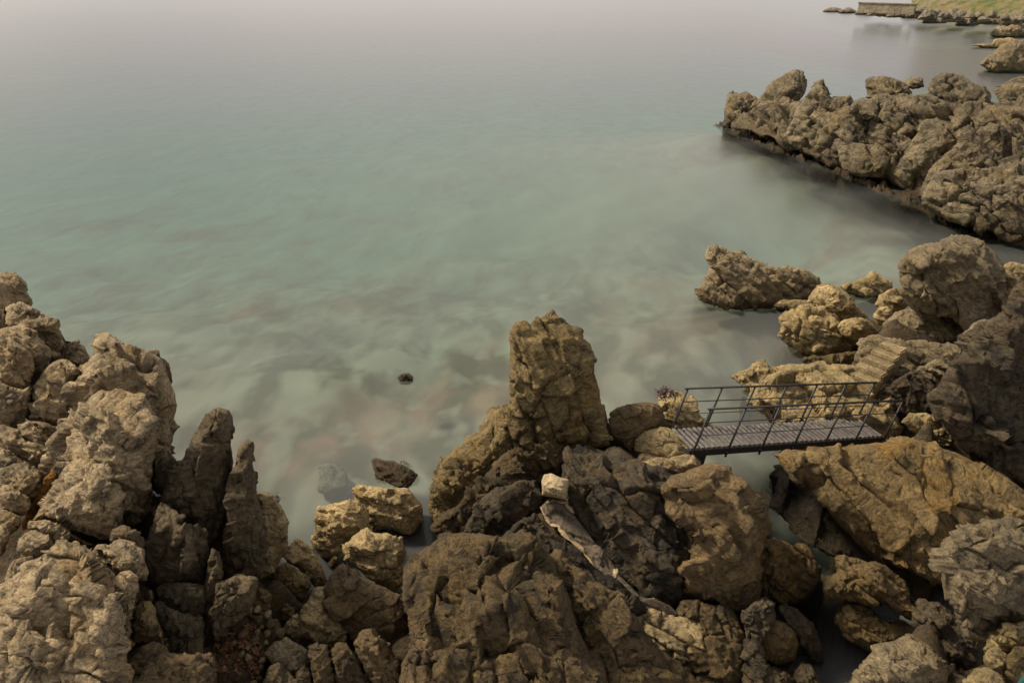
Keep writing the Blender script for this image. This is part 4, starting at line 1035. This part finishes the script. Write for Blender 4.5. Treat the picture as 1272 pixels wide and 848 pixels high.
bridge()

# ================================================================== CONCRETE STEPS
stp = bpy.data.objects.new('concrete_steps', None); COL.objects.link(stp)
c0 = at_t(1073.0, 467.0, 14.3)
stp.location = tuple(c0)
tag(stp, 'short flight of worn yellowish concrete steps above the footbridge railing', 'steps')
ux_ = np.array([.57, .45, 0]) / np.hypot(.57, .45)
for i in range(5):
    c = ux_ * .255 * i + np.array([0, 0, .085 * i])
    bm = bmesh.new()
    bmesh.ops.create_cube(bm, size=1)
    bmesh.ops.scale(bm, vec=(.30, .64 - .04 * i, .36), verts=bm.verts)
    bmesh.ops.bevel(bm, geom=bm.edges[:], offset=.025, segments=2, affect='EDGES')
    bmesh.ops.subdivide_edges(bm, edges=[e for e in bm.edges if e.calc_length() > .1], cuts=6, use_grid_fill=True)
    vv = np.array([v.co[:] for v in bm.verts])
    dn = .018 * fbm(vv * 6 + i * 3.3, 3) + .01 * fbm(vv * 16 + i, 2)
    for v, q in zip(bm.verts, dn): v.co += v.co.normalized() * float(q)
    me = bpy.data.meshes.new('step'); bm.to_mesh(me); bm.free(); me.materials.append(M['step'])
    o = bpy.data.objects.new('step', me); COL.objects.link(o); o.parent = stp
    o.location = (c[0], c[1], c[2] - .18); o.rotation_euler = (0, 0, math.atan2(ux_[1], ux_[0]) + .02 * VAL[i * 7])

# ================================================================== RUBBLE BANK
bank = rock('rubble_bank', 'reddish bank of fine rubble between the spire and the cobbles', 'base',
     [(262,760),(285,742),(310,748),(335,762),(352,785),(340,800),(330,830),(325,864),(262,864)], t=9.05, inc=42, T=.12, n=6)
def stone_mesh(seed):
    bm = bmesh.new()
    bmesh.ops.create_icosphere(bm, subdivisions=3, radius=1)
    v = np.array([x.co[:] for x in bm.verts])
    r_ = np.random.RandomState(seed)
    rad = np.ones(len(v))
    for _ in range(11):
        n_ = r_.normal(size=3); n_ /= np.linalg.norm(n_)
        dd = v @ n_; lim = r_.uniform(.55, .82)
        rad = np.minimum(rad, np.where(dd > .05, lim / np.maximum(dd, .05), 9))
    v = v * rad[:, None]
    v = v * (1 + .07 * fbm(v * 2 + seed, 4))[:, None]
    for x, c in zip(bm.verts, v): x.co = c
    me = bpy.data.meshes.new('rubble_stone'); bm.to_mesh(me); bm.free()
    me.polygons.foreach_set('use_smooth', np.ones(len(me.polygons), bool))
    return me
SM = {}
for k in ('brown', 'warm', 'bould', 'moss'):
    for s in range(3):
        me = stone_mesh(s * 5 + 11 + len(k)); me.materials.append(M[k]); SM[(k, s)] = me
rr = np.random.RandomState(12)
def plane_pt(px, py, ax, ay, t, inc, up=0):
    A = at_t(float(ax), float(ay), t); N = np.array([0, -math.sin(R(inc)), math.cos(R(inc))])
    d = rays(px, py); return CAM + d * (((A - CAM) @ N) / (d @ N) - up)
spots = []
tries = 0
bank_poly = [(264,764),(285,746),(310,750),(335,764),(350,785),(336,800),(328,820),(322,850),(264,850)]
while len(spots) < 58 and tries < 4000:
    tries += 1
    x, y = rr.uniform(262, 352), rr.uniform(742, 850)
    w = rr.choice([4, 5, 6.5, 8.5], p=[.35, .3, .22, .13])
    if inside(np.array([x]), np.array([y]), bank_poly)[0] and all(math.hypot(x - a, y - b) > .8 * (w + c) for a, b, c in spots):
        spots.append((x, y, w))
proto = None
for x, y, w in spots:
    p = plane_pt(x, y, 290, 864, 9.05, 42, .10)
    o = bpy.data.objects.new('rubble_stone', SM[(rr.choice(['brown', 'warm', 'bould', 'moss']), rr.randint(3))])
    COL.objects.link(o)
    o.location = tuple(p); s = w * 9.0 / FPX
    o.scale = (s * rr.uniform(.85, 1.4), s * rr.uniform(.8, 1.2), s * rr.uniform(.7, 1.0)); o.rotation_euler = tuple(rr.uniform(-.6, .6, 2)) + (rr.uniform(0, 6.28),)
    tag(o, 'small loose stone on the reddish rubble bank at the spire foot', 'stone', 'loose stones on the rubble bank')

def fronds(name, pts, nf, ln, wd, m, seed, droop=.4, label=None, cat=None, kind=None):
    """tufts of narrow bent leaves standing on a patch of points"""
    r_ = np.random.RandomState(seed); V = []; F = []
    for _ in range(nf):
        p = np.array(pts[r_.randint(len(pts))]) + r_.normal(size=3) * np.array([.05, .05, .02]) * ln / .08
        a = r_.uniform(0, 6.28); dirh = np.array([math.cos(a), math.sin(a), 0]); side = np.array([-dirh[1], dirh[0], 0])
        l_ = ln * r_.uniform(.5, 1.3); w_ = wd * r_.uniform(.6, 1.3); b0 = len(V)
        for i in range(4):
            f = i / 3
            c = p + dirh * l_ * f * r_.uniform(.5, .9) + np.array([0, 0, l_ * (f * .9 - droop * f * f * 1.6)])
            ww = w_ * (1 - f) ** .6 + .001
            V += [c - side * ww, c + side * ww]
        for i in range(3):
            F.append((b0 + 2 * i, b0 + 2 * i + 1, b0 + 2 * i + 3, b0 + 2 * i + 2))
    org = np.mean(pts, 0)
    o = mesh_obj(name, np.array(V), F, m, smooth=True, origin=org)
    return tag(o, label, cat, kind=kind)
pp = [plane_pt(rr.uniform(268, 322), rr.uniform(765, 840), 290, 864, 9.05, 42, .12) for _ in range(60)]
pp = [p for p in pp]
fronds('ground_cover', pp, 700, .05, .006, M['red_plant'], 3, .35, kind='stuff')
pp = [at_t(rr.uniform(818, 842), rr.uniform(482, 496), 13.15) for _ in range(18)]
fronds('seaweed', pp, 260, .075, .014, M['purple_weed'], 5, .5, 'dark purple seaweed tuft on the jagged rock behind the left railing post', 'seaweed')
pp = [at_t(rr.uniform(324, 346), rr.uniform(616, 626), 10.45) for _ in range(16)]
fronds('seaweed', pp, 160, .06, .012, M['weed'], 6, .5, 'black seaweed tuft hanging on the pale flank behind the second spire', 'seaweed')

rock('sea_rock', 'brown weed covered rock awash just beyond the cove boulders', 'weedrock' if 'weedrock' in M else 'base',
     [(461,570),(468,567),(475,571),(485,571),(500,576),(515,584),(520,590),(512,602),(505,608),(490,605),(478,599),(465,591)], z=-.06, inc=22, T=.2, n=5)
pp = [at_z(rr.uniform(467, 512), rr.uniform(574, 600), .06) for _ in range(30)]
pp = [p for p in pp]
fronds('seaweed', pp, 260, .06, .016, M['weed'], 8, .55, 'brown seaweed spread over the rock awash beyond the cove boulders', 'seaweed')
rock('sea_rock', 'tiny dark rock tip breaking the water left of the pinnacle', 'cliff', [(493,468),(499,464),(507,463),(513,467),(514,475),(507,479),(498,477)], z=-.12, inc=35, T=.18, n=3, step=1.0)

# small found things
def scrap(name, px, py, t, w, label, cat, m):
    bm = bmesh.new()
    bmesh.ops.create_grid(bm, x_segments=8, y_segments=5, size=1)
    for v in bm.verts:
        v.co = Vector((v.co.x * w, v.co.y * w * .45, w * .35 * math.sin(v.co.x * 2.4) + w * .2 * math.cos(v.co.y * 2)))
    bmesh.ops.solidify(bm, geom=bm.faces[:], thickness=w * .08)
    me = bpy.data.meshes.new(name); bm.to_mesh(me); bm.free(); me.materials.append(m)
    o = bpy.data.objects.new(name, me); COL.objects.link(o)
    o.location = tuple(at_t(float(px), float(py), t)); o.rotation_euler = (.7, .3, -.5)
    tag(o, label, cat)
scrap('litter', 1088, 593, 11.55, .085, 'small white scrap caught in a crack of the ochre cliff under the footbridge', 'litter', M['scrap'])

# tide pool between the two ochre boulders
pc = at_z(1092.0, 752.0, .62)
V = [(pc[0] + .34 * math.cos(a) * (1 + .2 * math.sin(3 * a)), pc[1] + .3 * math.sin(a), .62) for a in np.linspace(0, 2 * math.pi, 25)[:-1]]

# ================================================================== BEDROCK UNDER THE ROCKS
for px, py in ((925,585),(940,610),(955,630),(970,650),(990,668),(1010,680),(1025,700),(1020,725),(1015,745),(1012,770),(1025,790),(1035,815),(1048,848),(1000,640),(980,620),(900,580),
               (365,620),(375,655),(372,640),(530,660),(520,680),(505,695),(545,668),(420,700),(410,712),(545,600),(600,500),(780,480),(900,500),(900,440),(1000,465),(1065,372),(1060,380),(985,400),(220,560),(205,590),(1040,860)):
    w = at_z(float(px), float(py), 0)
    for _ in range(3): GROUND.append((w[0], w[1], -.9, .3))
G = np.array(GROUND)
G = G[G[:, 1] < 60]
WATERS = [[(-50,-60),(-50,330),(40,336),(80,418),(100,420),(120,412),(200,430),(150,470),(150,540),(160,610),(225,600),(235,560),(262,500),(290,505),(295,560),(312,544),(322,612),(360,635),(360,665),(390,690),(388,640),(440,602),(510,604),(528,640),(512,690),(545,660),(530,600),(610,520),(636,495),(630,440),(640,400),(686,385),(730,410),(745,470),(755,520),(780,500),(830,478),(900,520),(925,490),(905,465),(990,450),(965,420),(965,375),(870,365),(885,300),(1020,340),(1085,335),(1115,320),(1180,290),(1230,300),(1235,285),(1140,250),(1010,205),(885,150),(900,110),(1000,-60)],
          [(868,580),(895,575),(925,590),(955,630),(960,665),(1005,680),(1025,705),(1030,690),(1060,690),(1000,600),(975,575),(955,560),(900,562)],
          [(868,500),(925,492),(957,530),(975,575),(940,595),(868,582)],
          [(1008,735),(1022,715),(1022,745),(1036,760),(1040,800),(1060,815),(1050,850),(1024,850),(1008,828),(1024,820),(1020,790),(1000,760)]]
def bed_z(x, y):
    out = np.empty(len(x))
    for s in range(0, len(x), 4000):
        dx = x[s:s + 4000, None] - G[None, :, 0]; dy = y[s:s + 4000, None] - G[None, :, 1]
        d2 = dx * dx + dy * dy
        sc = 1 + np.clip(y[s:s + 4000] - 16, 0, 30)[:, None] * .08
        w = 1 / (d2 / sc ** 2 + .03) ** 2
        z = (w * G[None, :, 2]).sum(1) / w.sum(1)
        dn = np.sqrt(d2.min(1)) / sc[:, 0]
        f = np.clip((dn - .45) / 1.4, 0, 1); f = f * f * (3 - 2 * f)
        out[s:s + 4000] = z * (1 - f) + (-3.2) * f
    p = np.stack([x, y, x * 0], 1)
    out = np.where((x < -2.2) & (y > 9.6) & (x > -.62 * y), np.minimum(out, .5), out)
    for poly in WATERS:
        for _ in range(3):
            rel = np.stack([x, y, out - CAM_H], 1)
            dep = np.maximum(rel @ FW, .1)
            ipx = 636 + FPX * (rel @ RT) / dep; ipy = 424 - FPX * (rel @ UP) / dep
            out = np.where(inside(ipx, ipy, poly), np.minimum(out - .8, -.9), out)
    return out - .10 + .16 * fbm(p / .7, 5) + .05 * fbm(p / .2, 3)
# land under and behind the camera keeps its height
for x_ in np.arange(-9, 10, 1.0):
    GROUND.append((x_, 5.2, .9, 1))
# the coast goes on to either side of the view
for y_ in np.arange(5.5, 24, .9):
    for x_ in np.arange(0, 13, .9):
        if .80 * y_ + 1.9 + x_ < 21.5: GROUND.append((.80 * y_ + 1.9 + x_, y_, 1.0 + .30 * x_ + .5 * VAL[int(x_ * 70 + y_ * 900) & 4095], 1))
        if y_ < 12 and -.78 * y_ - 1.9 - x_ > -10.8: GROUND.append((-.78 * y_ - 1.9 - x_, y_, 1.6 + .2 * x_ + .5 * VAL[int(x_ * 50 + y_ * 700) & 4095], 1))
G = np.array(GROUND); G = G[G[:, 1] < 60]
bedrock = grid_obj('bedrock', np.arange(-11, 22, .09), np.concatenate([np.arange(3.5, 17, .09), np.arange(17, 50, .2)]), bed_z, M['base'])
tag(bedrock, kind='structure')

# ================================================================== SEABED
SHORE = np.array([(-14, 14), (-7, 14), (-4.6, 12.6), (-2.9, 11.8), (-1.3, 11.6), (.3, 13.4), (2.6, 12.6), (4.0, 14), (5.5, 18.5), (9, 21), (14, 24), (15, 30), (14.5, 38), (13.6, 47), (24, 50)], float)
def shore_d(x, y):
    best = np.full(len(x), 9e9)
    for (x0, y0), (x1, y1) in zip(SHORE[:-1], SHORE[1:]):
        dx, dy = x1 - x0, y1 - y0
        u = np.clip(((x - x0) * dx + (y - y0) * dy) / (dx * dx + dy * dy), 0, 1)
        best = np.minimum(best, (x - x0 - u * dx) ** 2 + (y - y0 - u * dy) ** 2)
    return np.sqrt(best)
def sea_z(x, y):
    d = shore_d(x, y)
    p = np.stack([x, y, x * 0], 1)
    z = -.55 - 5.5 * (1 - np.exp(-d / 26)) - .03 * d
    z += .34 * fbm(p / 4.5, 3) * np.clip(d / 3, .3, 1.6) + .09 * fbm(p / 1.3, 3)
    z -= 2.2 * np.exp(-((x - 11.8) / 3.2) ** 2 - ((y - 30.5) / 4.5) ** 2)
    return np.minimum(z, -.28)
def axis(a, b, c, fine, coarse):
    return np.concatenate([np.arange(a, b, fine), np.geomspace(max(b, 1), c, coarse)])
ys = np.concatenate([np.arange(6, 45, .22), np.geomspace(45, 6500, 60)])
xr = np.concatenate([np.arange(0, 26, .26), np.geomspace(26, 6500, 50)])
xs = np.concatenate([-xr[::-1][:-1], xr])
def sb_mat():
    b = NB('seabed_sand_and_reef')
    out = b.n("ShaderNodeOutputMaterial"); bs = b.n("ShaderNodeBsdfPrincipled"); b.l(bs.outputs[0], out.inputs[0])
    p = b.n("ShaderNodeNewGeometry").outputs['Position']
    pm_ = b.n("ShaderNodeMapping"); pm_.inputs['Scale'].default_value = (1, .48, 1); b.l(p, pm_.inputs[0]); p = pm_.outputs[0]
    sand = b.mix(b.ramp(b.noise(p, .35, 4), .4, .65), (.40, .375, .295), (.48, .44, .345))
    reef = b.mix(b.ramp(b.noise(p, .9, 5), .4, .65), (.40, .26, .185), (.28, .185, .135))
    at = b.n("ShaderNodeAttribute", attribute_name='reef')
    rf = b.math('ADD', at.outputs['Fac'], b.math('MULTIPLY', b.math('SUBTRACT', b.noise(p, .8, 3, .5, .4), .5), 1.1))
    c = b.mix(b.ramp(rf, .30, .85), sand, reef)
    nr = b.n("ShaderNodeAttribute", attribute_name='shallow').outputs['Fac']
    c = b.mix(b.math('MULTIPLY', b.ramp(b.noise(p, .95, 2, .45), .44, .62), b.math('MULTIPLY', nr, 1.0)), c, (.15, .14, .088))
    c = b.mix(b.math('MULTIPLY', b.ramp(b.noise(p, .55, 2, .45, .4), .48, .70), b.math('MULTIPLY', nr, .75)), c, (.13, .11, .09))
    c = b.mix(b.math('MULTIPLY', b.ramp(b.noise(p, 1.2, 2, .45), .54, .70), b.math('MULTIPLY', nr, .6)), c, (.52, .50, .40))
    wa = b.n("ShaderNodeAttribute", attribute_name='weed')  # painted dark patches, the overhang's shadow among them
    c = b.mix(b.math('MINIMUM', b.math('MULTIPLY', wa.outputs['Fac'], b.math('ADD', b.noise(p, .8, 4), .55)), .94), c, (.022, .026, .022))
    b.l(c, bs.inputs[0]); bs.inputs['Roughness'].default_value = 1
    bs.inputs['Specular IOR Level'].default_value = 0
    return b.m
seabed = grid_obj('seabed', xs, ys, sea_z, sb_mat())
tag(seabed, kind='structure')
n_ = len(seabed.data.vertices); co = np.empty(n_ * 3); seabed.data.vertices.foreach_get('co', co); co = co.reshape(-1, 3)
pc3 = np.stack([co[:, 0], co[:, 1] * .5, co[:, 0] * 0], 1)
reef = .34 + (.45 * fbm(pc3 / 3.4 + 5, 3) + .20 * fbm(pc3 / 1.4 + 15, 2)) * np.clip(1.25 - co[:, 1] / 42, .2, 1)
for px, py, rx, ry, k in ((120, 195, 3.2, 2.2, .6), (235, 215, 2.4, 2.0, .5), (600, 430, 1.0, 1.5, .9), (590, 490, 1.2, 1.2, .8), (490, 500, 1.3, 1.5, .7), (360, 560, .9, 1.3, .9), (345, 600, .6, .8, .8), (310, 345, 1.3, 2.2, .6),
        (915, 415, 1.6, 1.2, .9), (960, 445, 1.2, .7, .6), (990, 290, 2.6, .8, .7), (1090, 300, 1.2, .6, .6), (1090, 270, 3.0, 2.0, .8), (970, 190, 3.5, 2.5, .7), (470, 560, 1.2, .8, .7), (130, 290, 2.4, 2.0, .3),
        (760, 250, 5, 5, -.6), (990, 250, 3.0, 2.5, -.7), (880, 260, 3, 3, -.6), (420, 640, .6, .8, .3), (240, 560, .6, 1.0, -.5), (440, 330, 2.5, 2, .25), (800, 440, 1.4, 1, .4), (220, 430, 1.6, 1.5, .25)):
    w = at_z(float(px), float(py), -1.2)
    reef += k * np.exp(-((co[:, 0] - w[0]) / rx) ** 2 - ((co[:, 1] - w[1]) / ry) ** 2)
weed = np.zeros(n_)  # near-black seabed patches; below the overhang they paint in its shadow
for px, py, rx, ry, k in ((930, 600, .5, .9, .7), (980, 600, .6, .8, 1.3), (990, 635, .7, .8, 1.4), (1045, 685, .8, .8, 1.4), (1090, 715, .8, .8, 1.4), (960, 640, .6, .6, 1.2), (1000, 670, .7, .7, 1.3), (1015, 720, .6, .6, 1.3), (1010, 770, .5, .5, 1.2), (1035, 820, .6, .6, 1.1), (1060, 720, .6, .6, 1.2), (1090, 720, .7, .7, 1.2), (920, 530, .5, .8, .8), (945, 540, .5, .8, .9),
        (920, 385, 1.6, .5, .9), (875, 370, .7, .6, .8), (950, 185, 3.2, 3.5, 1.25), (1000, 212, 2.8, 3.2, 1.25), (1060, 238, 2.8, 3.0, 1.2), (1110, 258, 2.4, 2.5, 1.1), (1170, 285, 2.4, 1.6, 1.1), (1220, 305, 2, 1.4, 1.0), (1000, 450, .9, .5, .8),
        (420, 690, .5, .5, 1.0), (500, 680, .5, .6, .8), (530, 650, .4, .6, .7), (380, 660, .4, .5, .5), (1250, 92, 5, 3, .8), (840, 500, .5, .6, .7), (635, 480, .3, .8, .6), (1060, 365, .8, .6, .6)):
    w = at_z(float(px), float(py), -.7)
    weed = np.maximum(weed, k * np.exp(-((co[:, 0] - w[0]) / rx) ** 2 - ((co[:, 1] - w[1]) / ry) ** 2))
as_ = seabed.data.attributes.new('shallow', 'FLOAT', 'POINT'); as_.data.foreach_set('value', np.clip(1.55 - co[:, 1] / 24, 0, 1).astype(np.float32))
aw_ = seabed.data.attributes.new('weed', 'FLOAT', 'POINT'); aw_.data.foreach_set('value', weed.astype(np.float32))
at_ = seabed.data.attributes.new('reef', 'FLOAT', 'POINT'); at_.data.foreach_set('value', reef.astype(np.float32))

M['sub'] = rock_mat('submerged_reef_rock', (.33, .265, .20), (.28, .225, .17), (.33, .25, .16), (.20, .16, .13), .8, .4, .3, .4, algae=-20)
M['subpale'] = rock_mat('submerged_pale_rock', (.42, .38, .29), (.37, .33, .25), (.38, .3, .2), (.25, .21, .16), .8, .2, .2, .4, algae=-20)
SUB = 'submerged boulders seen through the clear shallow water'
def sub_rock(x, y, w, h, z, lab, mat='sub', seed=1):
    r_ = np.random.RandomState(seed)
    pts = [(x + w * (1 + .25 * r_.uniform(-1, 1)) * math.cos(a), y + h * (1 + .25 * r_.uniform(-1, 1)) * math.sin(a)) for a in np.linspace(0, 2 * math.pi, 14)[:-1]]
    rock('submerged_boulder', lab, mat, pts, z=z, inc=25, T=.35, n=6, step=2.2, ground=False, group=SUB)
sub_rock(413, 595, 22, 24, -.55, 'pale submerged boulder between the weedy rock and the spire', 'subpale', 2)

# ================================================================== SEA
def sea_mat():
    b = NB('milky_sea_water')
    out = b.n("ShaderNodeOutputMaterial")
    p = b.n("ShaderNodeNewGeometry").outputs['Position']
    mp = b.n("ShaderNodeMapping"); mp.inputs['Scale'].default_value = (.25, 1, 1); mp.inputs['Rotation'].default_value = (0, 0, .08); b.l(p, mp.inputs[0])
    tr = b.n("ShaderNodeBsdfTransparent"); tr.inputs[0].default_value = (.90, .97, .95, 1)
    df = b.n("ShaderNodeBsdfDiffuse"); df.inputs[0].default_value = (.190, .203, .197, 1)
    body = b.n("ShaderNodeMixShader")
    clear = None       # clearer, less milky water at the foot of the headland and in the gully
    for (wx_, wy_), wr in (((13.6, 44.5), 3.6), ((14.6, 39.5), 4.2), ((15.6, 34.5), 4.0), ((17.0, 29.5), 3.6), ((19, 26.5), 3.0), ((4.0, 10.9), 1.1), ((4.4, 9.9), 1.1), ((4.7, 9.0), 1.0), ((4.6, 8.2), 1.0), ((5.2, 9.6), 1.0), ((3.9, 12.6), .9), ((12.3, 30.2), 3.2), ((5.3, 11.2), 1.4), ((6.0, 10.6), 1.3), ((6.6, 9.9), 1.2), ((5.7, 9.7), 1.0), ((-1.4, 15.5), 2.6), ((-4.2, 15.2), 2.0), ((0.1, 16.5), 2.0)):
        dv = b.n("ShaderNodeVectorMath", operation='DISTANCE'); dv.inputs[1].default_value = (wx_, wy_, 0); b.l(p, dv.inputs[0])
        g = b.math('MULTIPLY', b.ramp(b.math('DIVIDE', dv.outputs[1], wr), .15, 1.0, (1, 1, 1, 1), (0, 0, 0, 1)), .5 if wx_ < 1 or wx_ == 12.3 else 1.0)
        clear = g if clear is None else b.math('MAXIMUM', clear, g)
    b.l(b.math('SUBTRACT', .36, b.math('MULTIPLY', clear, .34)), body.inputs[0]); b.l(tr.outputs[0], body.inputs[1]); b.l(df.outputs[0], body.inputs[2])
    gl = b.n("ShaderNodeBsdfGlossy"); gl.inputs['Roughness'].default_value = .24
    bp = b.n("ShaderNodeBump"); bp.inputs['Strength'].default_value = .018; bp.inputs['Distance'].default_value = .25
    b.l(b.noise(mp.outputs[0], .35, 5, .6), bp.inputs['Height']); b.l(bp.outputs[0], gl.inputs['Normal'])
    fr = b.n("ShaderNodeFresnel"); fr.inputs[0].default_value = 1.33
    ms = b.n("ShaderNodeMixShader")
    b.l(fr.outputs[0], ms.inputs[0]); b.l(body.outputs[0], ms.inputs[1]); b.l(gl.outputs[0], ms.inputs[2])
    b.l(ms.outputs[0], out.inputs['Surface'])
    va = b.n("ShaderNodeVolumeAbsorption"); va.inputs[0].default_value = (.50, .84, .84, 1); va.inputs[1].default_value = .085
    b.l(va.outputs[0], out.inputs['Volume'])
    return b.m
bm = bmesh.new()
xsq, y0, y1 = 6400, 3.0, 6400
tops = [bm.verts.new(c) for c in ((-xsq, y0, 0), (xsq, y0, 0), (xsq, y1, 0), (-xsq, y1, 0))]
bots = [bm.verts.new(c) for c in ((-xsq, y0, -320), (xsq, y0, -320), (xsq, y1, -320), (-xsq, y1, -320))]
bm.faces.new(tops); bm.faces.new(bots[::-1])
for i in range(4):
    j = (i + 1) % 4
    bm.faces.new((tops[j], tops[i], bots[i], bots[j]))
bmesh.ops.recalc_face_normals(bm, faces=bm.faces[:])
me = bpy.data.meshes.new('sea'); bm.to_mesh(me); bm.free(); me.materials.append(sea_mat())
sea = bpy.data.objects.new('sea', me); COL.objects.link(sea)
tag(sea, kind='structure')
pm = bpy.data.meshes.new('tide_pool'); pm.from_pydata(V, [], [tuple(range(len(V)))]); pm.materials.append(sea.data.materials[0])
pool = bpy.data.objects.new('tide_pool', pm); COL.objects.link(pool); tag(pool, kind='structure')
print('TRIS', NTRI[0], 'OBJ', len(scene.objects))
